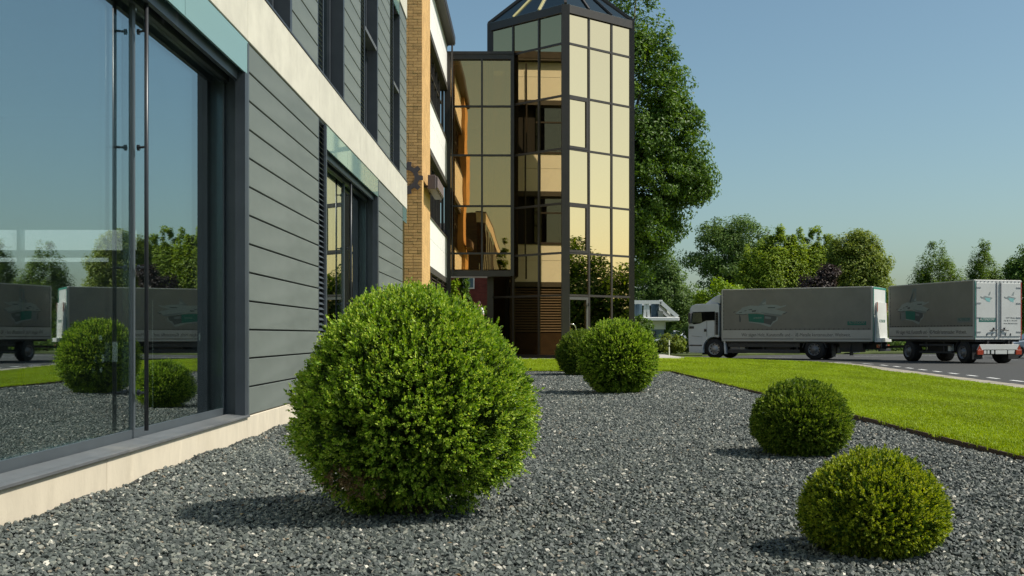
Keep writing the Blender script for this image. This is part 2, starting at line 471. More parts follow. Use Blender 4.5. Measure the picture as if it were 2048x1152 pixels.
lys = list(np.arange(-6, 28.6, 0.8)) + [28.64] + list(np.arange(29, 55.6, 0.45))
lawn_me = grid_sheet('lawn', M_lawn, lys, lambda y: ((EDGE_X + 0.03) if y < 28.62 else -2.9, max(kerb_x(y), -2.85)), lawn_z, 26)
prop(link('lawn', lawn_me), kind='structure')

# rusty steel edging between gravel and lawn
ed = empty('lawn_edging', (EDGE_X, EDGE_Y, 0), 'thin rusty brown steel edging strip between the slate gravel and the lawn', 'edging')
y = -6.0
while y < EDGE_Y - 0.1:
    y1 = min(y + 3.46, EDGE_Y + 0.014)
    zj = 0.004 * math.sin(y * 3)
    MB().box(EDGE_X, EDGE_X + 0.014, y, y1 - 0.006, -0.08, 0.040 + zj).build('edging_strip', M_edging, ed)
    y = y1
x = -2.4
while x < EDGE_X - 0.2:
    x1 = min(x + 3.0, EDGE_X - 0.004)
    MB().box(x, x1 - 0.006, EDGE_Y, EDGE_Y + 0.014, -0.08, 0.04).build('edging_strip', M_edging, ed)
    x = x1

# road, kerb stones, painted dashes
outer = [(-20, 63), (2, 63.5), (10, 65), (15, 69), (22, 73), (40, 76), (90, 78), (90, -6)]
MB().poly([(p[0], p[1], ROAD_Z) for p in list(KP)[::-1]] ).f
rv = [(float(p[0]), float(p[1]), ROAD_Z) for p in KP] + [(a, b, ROAD_Z) for a, b in outer]
road = MB().poly(rv[::-1] if False else rv)
ro = road.build('road', M_asphalt, loc=(0, 0, 0)); prop(ro, kind='structure')
import bmesh
bm = bmesh.new(); bm.from_mesh(ro.data); bmesh.ops.triangulate(bm, faces=bm.faces[:])
for f in bm.faces:
    if f.normal.z < 0: f.normal_flip()
bm.to_mesh(ro.data); bm.free()

kerb = empty('kerb', (10.5, 24.4, ROAD_Z), kind='structure')
Tn = np.gradient(KP, axis=0); Tn /= np.linalg.norm(Tn, axis=1)[:, None]
Nn = np.c_[Tn[:, 1], -Tn[:, 0]]                 # towards the road
for i in range(len(KP) - 1):
    a, b = KP[i], KP[i + 1]
    t = (b - a) / np.linalg.norm(b - a); g = t * 0.004
    pts = [(a + g), (b - g), (b - g + Nn[i + 1] * 0.75), (a + g + Nn[i] * 0.75)]
    MB().prism([(p[0], p[1], ROAD_Z - 0.1) for p in pts], (0, 0, 0.1 + 0.035 + 0.003 * math.sin(i * 2.3))).build('kerb_stone', M_kerb, kerb)
marks = empty('road_markings', (10.5, 24.4, ROAD_Z), kind='structure')
def along(s):
    d = np.r_[0, np.cumsum(np.linalg.norm(np.diff(KP, axis=0), axis=1))]
    p = np.array([np.interp(s, d, KP[:, 0]), np.interp(s, d, KP[:, 1])])
    q = np.array([np.interp(s + .05, d, KP[:, 0]), np.interp(s + .05, d, KP[:, 1])]); t = (q - p) / np.linalg.norm(q - p)
    return p, np.array([t[1], -t[0]])
s = 8.0
while s < 72:
    p, n = along(s); q, m = along(s + 0.95)
    z = ROAD_Z + 0.004
    MB().poly([tuple(p + n * 1.62) + (z,), tuple(p + n * 1.75) + (z,), tuple(q + m * 1.75) + (z,), tuple(q + m * 1.62) + (z,)]).build('painted_dash', M_paint, marks)
    s += 1.95
for (xa, ya, xb, yb, w) in ((22.5, 62.5, 25.0, 62.6, .16), (26.5, 62.7, 29, 62.8, .16), (30.5, 62.9, 33, 63, .16), (18.5, 64.6, 24.5, 67.3, .14), (22.5, 55.5, 23.6, 55.2, .14), (24.6, 55, 25.7, 54.7, .14), (12.9, 61.5, 14.4, 62.2, .14), (15.8, 62.8, 17.2, 63.4, .14)):
    d = Vector((xb - xa, yb - ya, 0)).normalized(); nn = Vector((-d.y, d.x, 0)) * w
    z = ROAD_Z + 0.004
    MB().poly([(xa, ya, z), (xb, yb, z), (xb + nn.x, yb + nn.y, z), (xa + nn.x, ya + nn.y, z)]).build('painted_dash', M_paint, marks)
# grass verge beyond the road
vg = [(-20, 63.3), (2, 63.8), (10, 65.3), (15, 69.3), (22, 73.3), (40, 76.3), (90, 78.3), (90, 140), (-20, 140)]
vo = MB().prism([(a, b, -0.40) for a, b in vg], (0, 0, 0.22)).build('verge', M_verge, loc=(0, 0, 0)); prop(vo, kind='structure')
# paving round the tower foot and pale slabs
pv = MB()
pv.prism([(-3.0, 42.1, -0.1), (1.2, 42.0, -0.1), (6.2, 45.0, -0.1), (6.2, 52, -0.1), (-3, 52, -0.1)], (0, 0, 0.145))
prop(pv.build('pavement', M_paving, loc=(0, 0, 0)), kind='structure')
# raised terrace seen through the passage under the bridge
tr = MB().box(-14, -1.3, 46.6, 61.5, -0.3, 0.66)
prop(tr.build('terrace', M_paving, loc=(0, 0, 0)), kind='structure')

# ------------------------------------------------------------------ loose slate chips and grass tufts: scattered by geometry nodes
def chip_proto(i):
    r = np.random.default_rng(100 + i)
    n = 5 + i % 2
    an = np.sort(r.uniform(0, 2 * np.pi, n)); an = np.linspace(0, 2 * np.pi, n, endpoint=False) + r.uniform(-.5, .5, n)
    rad = r.uniform(0.7, 1.15, n); el = r.uniform(0.42, 0.8)
    th = r.uniform(0.22, 0.36)
    top = np.c_[np.cos(an) * rad * .88, np.sin(an) * rad * el * .88, r.uniform(.7, 1.2, n) * th]
    bot = np.c_[np.cos(an) * rad, np.sin(an) * rad * el, r.uniform(-1.0, -.6, n) * th]
    V = np.r_[top, bot]
    F = [tuple(range(n)), tuple(range(2 * n - 1, n - 1, -1))] + [(n + k, n + (k + 1) % n, (k + 1) % n, k) for k in range(n)]
    me = bpy.data.meshes.new('slate_chip'); me.from_pydata([tuple(v) for v in V], [], F); me.materials.append(M_chip); me.update()
    return me

def chipmat():
    T = NT('slate_chip')
    oi = T.n('ShaderNodeObjectInfo')
    cr = T.n('ShaderNodeValToRGB'); cr.color_ramp.interpolation = 'LINEAR'
    e = cr.color_ramp.elements
    e[0].position = 0; e[0].color = (0.034, 0.041, 0.038, 1)
    e[1].position = 1; e[1].color = (0.62, 0.58, 0.48, 1)
    for pos, c in ((.35, (.066, .077, .071)), (.62, (.094, .107, .097)), (.80, (.13, .142, .124)), (.90, (.175, .185, .155)), (.955, (.23, .225, .185)), (.962, (.16, .115, .07)), (.972, (.28, .27, .225)), (.990, (.44, .42, .37))):
        k = e.new(pos); k.color = rgba(c)
    T.l(oi.outputs['Random'], cr.inputs[0])
    tc = T.n('ShaderNodeTexCoord'); nz = T.n('ShaderNodeTexNoise'); nz.inputs['Scale'].default_value = 2.2; nz.inputs['Detail'].default_value = 4
    T.l(tc.outputs['Object'], nz.inputs['Vector'])
    mr = T.n('ShaderNodeMapRange'); mr.inputs[1].default_value = .3; mr.inputs[2].default_value = .7; mr.inputs[3].default_value = .8; mr.inputs[4].default_value = 1.2
    T.l(nz.outputs[0], mr.inputs[0])
    sc = T.n('ShaderNodeVectorMath', operation='SCALE'); T.l(cr.outputs[0], sc.inputs[0]); T.l(mr.outputs[0], sc.inputs['Scale'])
    p = T.n('ShaderNodeBsdfPrincipled'); p.inputs['Roughness'].default_value = 0.62; p.inputs['Specular IOR Level'].default_value = 0.4
    T.l(sc.outputs[0], p.inputs['Base Color']); T.l(p.outputs[0], T.out.inputs[0])
    return T.m
M_chip = chipmat()

def tuft_proto(i):
    r = np.random.default_rng(200 + i)
    V, F = [], []
    for k in range(16):
        a = r.uniform(0, 2 * np.pi); d = np.array([np.cos(a), np.sin(a)]); rr = r.uniform(0, .055)
        b = np.array([np.cos(a * 3.1), np.sin(a * 3.1)]) * rr
        h = r.uniform(.022, .042); ln = r.uniform(.004, .026); w = r.uniform(.0025, .0042)
        s = np.array([-d[1], d[0]]) * w
        i0 = len(V)
        V += [(b[0] - s[0], b[1] - s[1], -.004), (b[0] + s[0], b[1] + s[1], -.004), (b[0] + d[0] * ln * .45 + s[0] * .8, b[1] + d[1] * ln * .45 + s[1] * .8, h * .65), (b[0] + d[0] * ln * .45 - s[0] * .8, b[1] + d[1] * ln * .45 - s[1] * .8, h * .65), (b[0] + d[0] * ln, b[1] + d[1] * ln, h)]
        F += [(i0, i0 + 1, i0 + 2, i0 + 3), (i0 + 3, i0 + 2, i0 + 4)]
    me = bpy.data.meshes.new('grass_tuft'); me.from_pydata(V, [], F); me.materials.append(M_blade); me.update()
    return me

def scatter(name, sheet, protos, smin, smax, tilt, zoff, seed):
    """points over the sheet weighted by its 'dens' face attribute, one prototype per point"""
    pc = bpy.data.collections.new(name + '_pieces')
    for p in protos:
        pc.objects.link(bpy.data.objects.new(p.name, p))
    ng = bpy.data.node_groups.new(name, 'GeometryNodeTree')
    ng.interface.new_socket('Geometry', in_out='INPUT', socket_type='NodeSocketGeometry')
    ng.interface.new_socket('Geometry', in_out='OUTPUT', socket_type='NodeSocketGeometry')
    N = ng.nodes.new; L = ng.links.new
    gi, go = N('NodeGroupInput'), N('NodeGroupOutput')
    at = N('GeometryNodeInputNamedAttribute'); at.data_type = 'FLOAT'; at.inputs['Name'].default_value = 'dens'
    sz = N('GeometryNodeInputNamedAttribute'); sz.data_type = 'FLOAT'; sz.inputs['Name'].default_value = 'size'
    dp = N('GeometryNodeDistributePointsOnFaces'); dp.inputs['Seed'].default_value = seed
    L(gi.outputs[0], dp.inputs['Mesh']); L(at.outputs['Attribute'], dp.inputs['Density'])
    ci = N('GeometryNodeCollectionInfo'); ci.inputs['Collection'].default_value = pc; ci.inputs['Separate Children'].default_value = True; ci.inputs['Reset Children'].default_value = True
    rr = N('FunctionNodeRandomValue'); rr.data_type = 'FLOAT_VECTOR'
    rr.inputs[0].default_value = (-tilt, -tilt, 0); rr.inputs[1].default_value = (tilt, tilt, 6.283); rr.inputs['Seed'].default_value = seed + 1
    rs = N('FunctionNodeRandomValue'); rs.data_type = 'FLOAT'
    rs.inputs[2].default_value = smin; rs.inputs[3].default_value = smax; rs.inputs['Seed'].default_value = seed + 2
    mu = N('ShaderNodeMath'); mu.operation = 'MULTIPLY'; L(rs.outputs[1], mu.inputs[0]); L(sz.outputs['Attribute'], mu.inputs[1])
    rz = N('FunctionNodeRandomValue'); rz.data_type = 'FLOAT_VECTOR'
    rz.inputs[0].default_value = (0, 0, zoff[0]); rz.inputs[1].default_value = (0, 0, zoff[1]); rz.inputs['Seed'].default_value = seed + 3
    sp = N('GeometryNodeSetPosition'); L(dp.outputs['Points'], sp.inputs['Geometry']); L(rz.outputs[0], sp.inputs['Offset'])
    ip = N('GeometryNodeInstanceOnPoints'); ip.inputs['Pick Instance'].default_value = True
    L(sp.outputs[0], ip.inputs['Points']); L(ci.outputs[0], ip.inputs['Instance']); L(rr.outputs[0], ip.inputs['Rotation']); L(mu.outputs[0], ip.inputs['Scale'])
    L(ip.outputs[0], go.inputs[0])
    o = link(name, sheet)
    md = o.modifiers.new('scatter', 'NODES'); md.node_group = ng
    return prop(o, kind='stuff')

def density(me, fun):
    n = len(me.polygons)
    d = me.attributes.new('dens', 'FLOAT', 'FACE'); s = me.attributes.new('size', 'FLOAT', 'FACE')
    dv, sv = [], []
    for p in me.polygons:
        a, b = fun(p.center); dv.append(a); sv.append(b)
    d.data.foreach_set('value', dv); s.data.foreach_set('value', sv)

gs = grid_sheet('gravel', M_chip, list(np.arange(2.2, 28.4, 0.25)) + [28.58], lambda y: (-2.40, EDGE_X - 0.012), lambda x, y: bed_z(x, y) + 0.004, 24)
def gd(c):
    y = c.y
    if abs(c.x - .5) > 0.3 + y * 0.5 + 1.2: return 0, 1
    if y < 6: return 4200, 1.0
    if y < 10: return 3200, 1.05
    if y < 16: return 2100, 1.25
    return 1100, 1.65
density(gs, gd)
scatter('gravel', gs, [chip_proto(i) for i in range(7)], 0.0085, 0.0195, 0.8, (-0.006, 0.012), 3)
prop(bpy.data.objects['gravel'], 'loose grey green slate chips covering the planting bed', 'gravel')

ts = grid_sheet('grass', M_blade, list(np.arange(6.5, 28.4, 0.5)) + [28.66] + list(np.arange(29.2, 55, 0.7)), lambda y: ((EDGE_X + 0.018) if y < 28.64 else -2.7, max(kerb_x(y) - 0.05, -2.6)), lawn_z, 24)
def td(c):
    if -3.1 < c.x < 6.3 and c.y > 41.8: return 0, 1
    if c.y < 13: return 620, .95
    if c.y < 22: return 330, 1.0
    if c.y < 32: return 150, 1.15
    return 45, 1.5
density(ts, td)
scatter('grass', ts, [tuft_proto(i) for i in range(5)], 0.75, 1.2, 0.12, (0, 0), 11)
prop(bpy.data.objects['grass'], 'short bright green mown grass of the lawn', 'grass')

# a few dead leaves and twigs lying on the chips
def litter():
    r = np.random.default_rng(41); V, F = [], []
    for k in range(150):
        y = 3.2 + 14 * r.uniform() ** 1.6; x = r.uniform(-2.3, 3.45); a = r.uniform(0, 6.28); L = r.uniform(.012, .034); w = L * r.uniform(.12, .45)
        z = bed_z(x, y) + .022 + r.uniform(0, .008); d = np.array([math.cos(a), math.sin(a)]); s_ = np.array([-d[1], d[0]]); i = len(V); t = r.uniform(-.4, .4) * L
        V += [(x, y, z), (x + d[0] * L * .5 + s_[0] * w, y + d[1] * L * .5 + s_[1] * w, z + .004), (x + d[0] * L, y + d[1] * L, z + t * .5), (x + d[0] * L * .5 - s_[0] * w, y + d[1] * L * .5 - s_[1] * w, z + .004)]
        F += [(i, i + 1, i + 2), (i, i + 2, i + 3)]
    m = leafmat('dead_leaf', (.13, .07, .03), (.24, .15, .07), (.36, .28, .15), .15, .6, .2)
    prop(link('fallen_leaves', np_mesh('fallen_leaves', np.array(V), np.array(F), m)), 'dead brown leaves scattered on the slate chips', 'leaves', kind='stuff')
litter()
# ================================================================== OFFICE BUILDING (grey cladding, left)
FX = -2.426
GX = -2.615
office = empty('office_building', (FX, 9, 0), 'modern low office building with grey cladding planks, pale concrete band and big showroom windows', 'building')
PL_H = 3.257 / 13

def shared(parent, name, me, loc):
    o = link(name, me, parent, tuple(Vector(loc) - ORG[parent]))
    return o

def planks(y0, y1, z0, n, h=PL_H):
    me = MB().box(0, 0.034, 0.003, y1 - y0 - 0.003, 0.007, h - 0.007).mesh('plank', M_clad)
    for i in range(n):
        o = shared(office, 'plank', me, (FX - 0.034, y0, z0 + i * h))
        md = o.modifiers.new('bevel', 'BEVEL'); md.width = 0.004; md.segments = 1

def louvre(y0, y1, z0, z1, pitch=0.062):
    MB().box(FX - .02, FX - 0.002, y0, y0 + .045, z0, z1).box(FX - .02, FX - 0.002, y1 - .045, y1, z0, z1).build('louvre_frame', M_trim, office)
    me = MB().bar((0, .05, 0), (0, y1 - y0 - .05, 0), .052, .006, (1, 0, 1.1)).mesh('slat', M_trim2)
    n = int((z1 - z0) / pitch)
    for i in range(n):
        shared(office, 'slat', me, (FX - 0.026, y0, z0 + (i + .5) * pitch))
    MB().box(FX - .16, FX - .15, y0, y1, z0, z1).build('louvre_back', M_dark, office)

# plinth and sill
y = -8.0
joints = [-8, -6.8, -3.44, -0.08, 3.28, 6.64, 9.98, 13.34, 16.7, 20.06, 22.75]
for a, b in zip(joints[:-1], joints[1:]):
    MB().box(FX - .25, FX + .006, a + .004, b - .004, -0.25, 0.196).build('plinth_panel', M_plinth, office, bevel=.004)
MB().box(FX - .9, FX - .02, -8, 22.7, -.25, .185).build('plinth_core', M_plinth, office)
# band panels
bj = [-6.9, -3.5, -0.1, 3.26, 6.62, 9.98, 13.42, 16.8, 20.1, 23.35]
for a, b in zip(bj[:-1], bj[1:]):
    MB().box(FX - .3, FX + .012, a + .005, b - .005, 3.46, 4.0).build('band_panel', M_conc, office, bevel=.006)
    MB().box(FX - .3, FX + .012, a + .005, b - .005, 7.32, 7.87).build('band_panel', M_conc, office, bevel=.006)
MB().box(-12, FX - .012, -8, 23.33, 3.44, 3.96).build('floor_slab', M_inwall, office)
MB().box(-12, FX - .0, -8, 23.33, 7.3, 7.85).build('roof', M_roofdark, office)
MB().box(FX - .32, FX + .03, -8, 23.36, 7.88, 7.93).build('roof_trim', M_trim, office)
# thin dark shadow gap trims above and below the band
MB().box(FX - .05, FX + .02, -8, 23.36, 4.003, 4.022).build('band_trim', M_trim, office)
# backing walls, cladding stretches (lower)
def backing(y0, y1, z0, z1):
    MB().box(FX - .24, FX - .035, y0, y1, z0, z1).build('wall', M_dark, office)
LOW = [(-8.0, 2.6), (10.04, 13.45), (18.9, 22.62)]
for a, b in LOW:
    planks(a, b, .1985, 13); backing(a, b, .19, 3.455)
louvre(13.45, 13.92, .2, 3.455)
UP = [(9.3, 10.2), (11.9, 13.40), (15.33, 16.86), (18.80, 20.50), (22.1, 23.34)]
for a, b in UP:
    planks(a, b, 4.025, 13); backing(a, b, 4.0, 7.3)
backing(-8, 9.3, 4.0, 7.3); planks(-8, 2, 4.025, 13)
for a, b in ((13.40, 13.8), (16.86, 17.33), (20.5, 21.06)):
    louvre(a, b, 4.025, 7.3)

# showroom windows, ground floor
def showroom(y0, y1, posts, rods, panes, glassend):
    """recessed sliding glazing between y0 and y1; posts = [(ya, yb)], rods = [y], panes = [(ya, yb)]"""
    f = MB()
    f.box(GX - .06, GX + .006, y0, y1, .205, .275)                       # bottom rail
    f.box(GX - .06, GX + .03, y0, y1, 3.10, 3.25)                       # top rail
    f.box(GX - .02, FX - .14, y0, y1, 3.19, 3.44)                       # blind box
    f.box(FX - .09, FX - .055, y0, y1, 3.10, 3.2)
    for a, b in posts:
        f.box(GX - .06, GX + .006, a, b, .276, 3.099)
    f.box(GX - .10, FX + .008, y1 - .004, y1 + .045, .2, 3.44)          # jamb lining, right
    f.box(GX - .10, FX + .008, y0 - .045, y0 + .004, .2, 3.44)
    w = f.build('window', M_trim2, office)
    MB().box(FX - .075, FX + .010, y1 - .11, y1 - .006, .213, 3.17).build('jamb', M_trim, w)
    MB().box(GX + .007, FX + .03, y0, y1 - .006, .192, .212).prism([(GX + .031, y0, .2121), (FX - .02, y0, .2125), (GX + .031, y0, .222)], (0, y1 - .006 - y0, 0)).build('sill', M_sill, w, bevel=.003)
    for a, b in panes:
        MB().box(GX - .03, GX - .006, a, b, .276, 3.099).build('pane', M_glass, w)
    for ry in rods:
        MB().tube([(GX + .10, ry, .27), (GX + .10, ry, 3.3)], .014, 10).build('push_rod', M_rod, w, smooth=True)
        for bz in (.52, 1.35, 2.15, 2.92):
            MB().tube([(GX + .03, ry + .03, bz), (GX + .10, ry, bz)], .008, 8).tube([(GX + .03, ry + .03, bz), (GX + .045, ry + .03, bz)], .02, 8).build('bracket', M_rod, w)
    # hanging glass fascia, in lengths
    n = max(1, round((y1 - y0) / 1.66)); L = (y1 - y0 + .03) / n
    for i in range(n):
        MB().box(FX - .014, FX + .004, y0 + i * L + .004, y0 + (i + 1) * L - .004, 3.17, 3.452).build('glass_fascia', M_fascia, w)
    return w
w1 = showroom(2.6, 10.0, [(2.6, 2.7), (7.62, 7.68), (9.93, 9.99)], [7.62], [(2.701, 7.619), (7.681, 9.929)], 0)
w2 = showroom(13.97, 18.85, [(13.97, 14.03), (16.49, 16.55), (18.78, 18.84)], [16.53], [(14.031, 16.489), (16.551, 18.779)], 0)
# corner window past the last cladding: fascia and dark glass set back round the corner
w3 = MB().box(FX - .6, FX - .5, 22.66, 23.3, .2, 3.44).build('window', M_trim2, office)
MB().box(FX - .014, FX + .004, 22.66, 23.34, 3.17, 3.452).build('glass_fascia', M_fascia, w3)
MB().box(-9, FX - .55, 22.64, 22.70, .2, 3.45).build('end_wall', M_trim, office)
MB().box(-12, FX - .26, 23.28, 23.34, 4.0, 7.3).build('end_wall', M_trim, office)

# upper windows
def upper(y0, y1, fas=True, z1=7.3):
    f = MB()
    f.box(GX - .05, GX + .03, y0, y0 + .06, 4.06, z1).box(GX - .05, GX + .03, y1 - .20, y1 - .12, 4.06, z1)
    f.box(GX - .05, GX + .03, y0, y1, 4.03, 4.12).box(GX - .05, GX + .03, y0, y1, 5.55, 5.63).box(GX - .05, GX + .03, y0, y1, z1 - .3, z1)
    f.box(GX - .06, FX + .006, y1 - .10, y1 - .002, 4.023, 7.05)
    w = f.build('window', M_trim, office)
    MB().box(GX - .03, GX - .006, y0 + .061, y1 - .201, 4.121, z1 - .301).build('pane', M_darkglass if not fas else M_glass2, w)
    MB().box(GX + .03, FX - .02, y0, y1 - .1, 4.024, 4.05).build('sill', M_sill, w)
    MB().box(FX - .014, FX + .004, y0, y1 - .1, 7.02, 7.31).build('glass_fascia', M_fascia, w)
    return w
M_glass2 = glass('upper_glass', (0.74, 0.82, 0.84), (0.35, 0.42, 0.42), 0.3, 0.0)
upper(10.2, 11.9); upper(13.8, 15.33); upper(17.33, 18.8); upper(21.06, 22.1)
# small window ledges seen in the far upper windows
for a, b in ((17.36, 18.68), (21.1, 21.98)):
    MB().box(GX + .04, FX + .0, a, b, 5.52, 5.58).build('ledge', M_sill, office)
# interior
MB().box(-10.1, -10.0, -8, 22.6, .2, 3.44).build('room_wall', M_inwall, office)
MB().box(-10, GX - .07, -8, 22.6, .15, .21).build('room_floor', M_infloor, office)
MB().box(-10, GX - .07, -8, -7.9, .2, 3.44).build('room_wall', M_inwall, office)
MB().box(-10, GX - .5, 13.4, 13.5, .2, 3.44).build('room_wall', M_inwall, office)
MB().box(-10.1, -10.0, -8, 23.2, 3.97, 7.3).build('room_wall', M_inwall, office)
# pale bars with an added glow, no known lamp, and a post inside the showroom, notices and a switch plate on the inside
MB().box(-7.9, -4.15, 12.2, 12.26, 1.81, 2.02).build('glow_bar', M_glow, office)
MB().box(-7.9, -4.45, 12.2, 12.26, 1.685, 1.725).build('glow_bar', M_glow, office)
MB().box(-5.36, -5.30, 12.1, 12.16, .21, 2.03).build('room_post', M_inwall, office)
for (ya, z, w_, h_) in ((7.50, .86, .10, .13), (7.22, .90, .05, .03), (7.26, .78, .04, .05), (7.22, .70, .035, .03), (9.4, .92, .04, .06)):
    MB().box(GX - .05, GX - .047, ya - w_, ya, z - h_, z).build('notice', M_inwhite, w1)
MB().box(GX - .052, GX - .046, 8.2, 8.206, .36, 1.15).build('glass_edge_strip', M_inwhite, w1)

# ================================================================== BRICK BUILDING (yellow brick, white bands)
BX = -3.05
brickb = empty('brick_building', (BX, 34, 0), 'yellow brick building with white window bands behind the grey office building', 'building')
PX, PY0, PY1 = -2.885, 31.9, 34.6
COURSE = 0.0833
# end wall: mortar core, hand laid bricks where they can be told apart, patterned wall beyond
MB().box(-3.50, PX - .012, PY0 + .012, PY1, -.2, 12.4).build('pilaster_core', M_mortar, brickb)
MB().box(-14, -3.501, PY0 + .004, PY1, -.2, 12.4).build('end_wall', M_brickrest, brickb)
MB().box(PX - .0118, PX, PY0 + .013, PY1, -.2, 12.4).build('pilaster_side', M_brickside, brickb)
bmS = MB().box(0, .24, 0, .02, 0, .0715).mesh('brick', M_brick)
bmH = MB().box(0, .115, 0, .02, 0, .0715).mesh('brick', M_brick)
nb = 0
zc = 2.1
rr = random.Random(5)
while zc < 10.35 and nb < 298:
    xr = PX
    seq = [['S', 'S'], ['H', 'S', 'H'], ['S', 'H', 'H'], ['H', 'H', 'S']][rr.choice([0, 0, 1, 1, 2, 3])]
    for k in seq:
        w_ = .24 if k == 'S' else .115
        if xr - w_ < -3.5: break
        shared(brickb, 'brick', bmS if k == 'S' else bmH, (xr - w_, PY0 - .006 + rr.uniform(-.0015, .003), zc))
        xr -= w_ + .01; nb += 1
    zc += COURSE
for (za, zb) in ((-.2, 2.1 - .01), (zc, 12.4)):
    MB().box(-3.501, PX, PY0 - .004, PY0 + .011, za, zb).build('end_wall', M_brickrest, brickb)
# main front: white spandrels, dark window bands
FRONT0, FRONT1 = 34.6, 44.55
MB().box(-14, BX - .35, FRONT0, FRONT1, -.2, 12.4).build('core', M_dark, brickb)
for (z0, z1, zj) in ((3.10, 4.63, 3.98), (6.83, 8.36, 7.76), (10.56, 12.10, 11.5)):
    yy = FRONT0
    k = 0
    while yy < FRONT1 - .1:
        y2 = min(yy + 5.08, FRONT1)
        MB().box(BX - .2, BX, yy + .002, y2 - .002, z0, zj - .006).build('spandrel_panel', M_white, brickb)
        MB().box(BX - .2, BX, yy + .002, y2 - .002, zj + .006, z1).build('spandrel_panel', M_white, brickb)
        yy = y2
    MB().box(BX - .28, BX + .03, FRONT0, FRONT1, z0 - .20, z0 - .004).build('window_head', M_roofdark, brickb)
    MB().box(BX - .3, BX + .04, FRONT0, FRONT1, z1 + .003, z1 + .035).build('window_sill', M_bronze, brickb)
M_curtain = mat('curtain', (0.42, 0.34, 0.20), 0.9, 0.15, 12, stretch=(6, 6, .2))
for (z0, z1) in ((4.67, 6.62), (8.40, 10.35)):
    yy = FRONT0; k = 0
    while yy < 43.2:
        y2 = yy + 1.27
        f = MB().box(BX - .24, BX - .12, yy, yy + .07, z0, z1).box(BX - .24, BX - .12, yy + .07, y2, z0, z0 + .07).box(BX - .24, BX - .12, yy + .07, y2, z1 - .07, z1).box(BX - .22, BX - .14, yy + .07, y2, z0 + 1.25, z0 + 1.31)
        w = f.build('window', M_bronze, brickb)
        MB().box(BX - .20, BX - .185, yy + .071, y2 - .001, z0 + .071, z1 - .071).build('pane', M_darkglass, w)
        if k % 3 != 1:
            cu = MB(); n = 12
            for q in range(n):
                ya = yy + .08 + q * .06; 
                cu.poly([(BX - .30 - .03 * (q % 2), ya, z0 + .05), (BX - .30 - .03 * ((q + 1) % 2), ya + .06, z0 + .05), (BX - .30 - .03 * ((q + 1) % 2), ya + .06, z1), (BX - .30 - .03 * (q % 2), ya, z1)])
            cu.build('curtain', M_curtain, w)
        yy = y2; k += 1
M_basewall = brickmat('dark_base_brick', (0.05, 0.032, 0.02), (0.042, 0.027, 0.017), (0.03, 0.022, 0.015), 0.25, 0.0833, 'yz')
# ground floor: louvred shutters above a brick base
MB().box(BX - .3, BX - .02, FRONT0, 44.5, -.2, 1.0).build('base_wall', M_basewall, brickb)
sl = MB().bar((0, 0, 0), (0, 2.42, 0), .09, .012, (1, 0, 1)).mesh('slat', mat('shutter_slat', (0.115, 0.085, 0.06), 0.5, .1))
for yy in np.arange(34.7, 42.5, 2.42):
    MB().box(BX - .2, BX + .01, yy - .04, yy + .04, 1.0, 2.9).build('shutter_post', M_bronze, brickb)
    for i in range(17):
        shared(brickb, 'slat', sl, (BX - .06, yy + .04, 1.08 + i * .108))
MB().box(-14, -5.6, FRONT1 + .01, 61, -.2, 12.1).build('rear_wing', M_basewall, brickb)
# roof and overhang
MB().box(-14, BX + .29, PY0 - .1, FRONT1, 12.13, 12.20).build('soffit', M_roofdark, brickb)
MB().box(-14.1, BX + .31, PY0 - .12, FRONT1 + .1, 12.203, 12.48).build('roof_edge', M_bronze, brickb)
MB().tube([(BX + .23, 43.9, 12.0), (BX + .23, 43.9, 3.2)], .035, 8).build('downpipe', M_bronze, brickb)
# gear emblem on the brick end wall
gear = MB()
gc = Vector((-3.30, PY0 - .14, .9 + (671 - 357) / 2300 * PY0)); n = 9
ring_o, ring_i = [], []
pts = []
for k in range(n):
    a0 = 2 * math.pi * k / n
    for da, r in ((-.20, .345), (-.13, .455), (.13, .455), (.20, .345)):
        pts.append((gc.x + math.cos(a0 + da) * r, gc.z + math.sin(a0 + da) * r))
m_ = len(pts)
for k in range(m_):
    a, b = pts[k], pts[(k + 1) % m_]
    ia = math.atan2(a[1] - gc.z, a[0] - gc.x); ib = math.atan2(b[1] - gc.z, b[0] - gc.x)
    ri = .22
    p = [(a[0], a[1]), (b[0], b[1]), (gc.x + ri * math.cos(ib), gc.z + ri * math.sin(ib)), (gc.x + ri * math.cos(ia), gc.z + ri * math.sin(ia))]
    gear.prism([(q[0], gc.y, q[1]) for q in p], (0, .06, 0))
M_sign = mat('brown_sign', (0.10, 0.075, 0.075), 0.5, .1)
g = gear.build('gear_emblem', M_sign, loc=tuple(gc)); prop(g, 'dark brown cog wheel emblem mounted on the yellow brick end wall', 'emblem')
for dx, dz in ((-.27, 0), (.27, .05), (0, .28)):
    MB().tube([(gc.x + dx, gc.y + .061, gc.z + dz), (gc.x + dx, PY0, gc.z + dz)], .015, 6).build('stand_off', M_sign, g)
# box letter sign fixed to the sunlit pilaster side
sg = empty('letter_sign', (PX + .2, 32.6, 5.05), 'weathered brown box sign fixed to the sunlit side of the yellow brick corner', 'sign')
MB().box(PX + .12, PX + .34, 32.35, 34.9, 5.02, 5.42).build('sign_box', M_sign, sg, bevel=.01)
for i in range(6):
    y_ = 32.45 + i * .41
    MB().box(PX + .341, PX + .40, y_, y_ + .3, 5.06, 5.38).build('letter_block', mat('sign_face', (0.16, 0.12, 0.115), .6, .2, 9), sg, bevel=.01)
MB().box(PX + .002, PX + .119, 32.6, 32.66, 5.1, 5.16).box(PX + .002, PX + .119, 34.3, 34.36, 5.1, 5.16).build('bracket', M_bronze, sg)

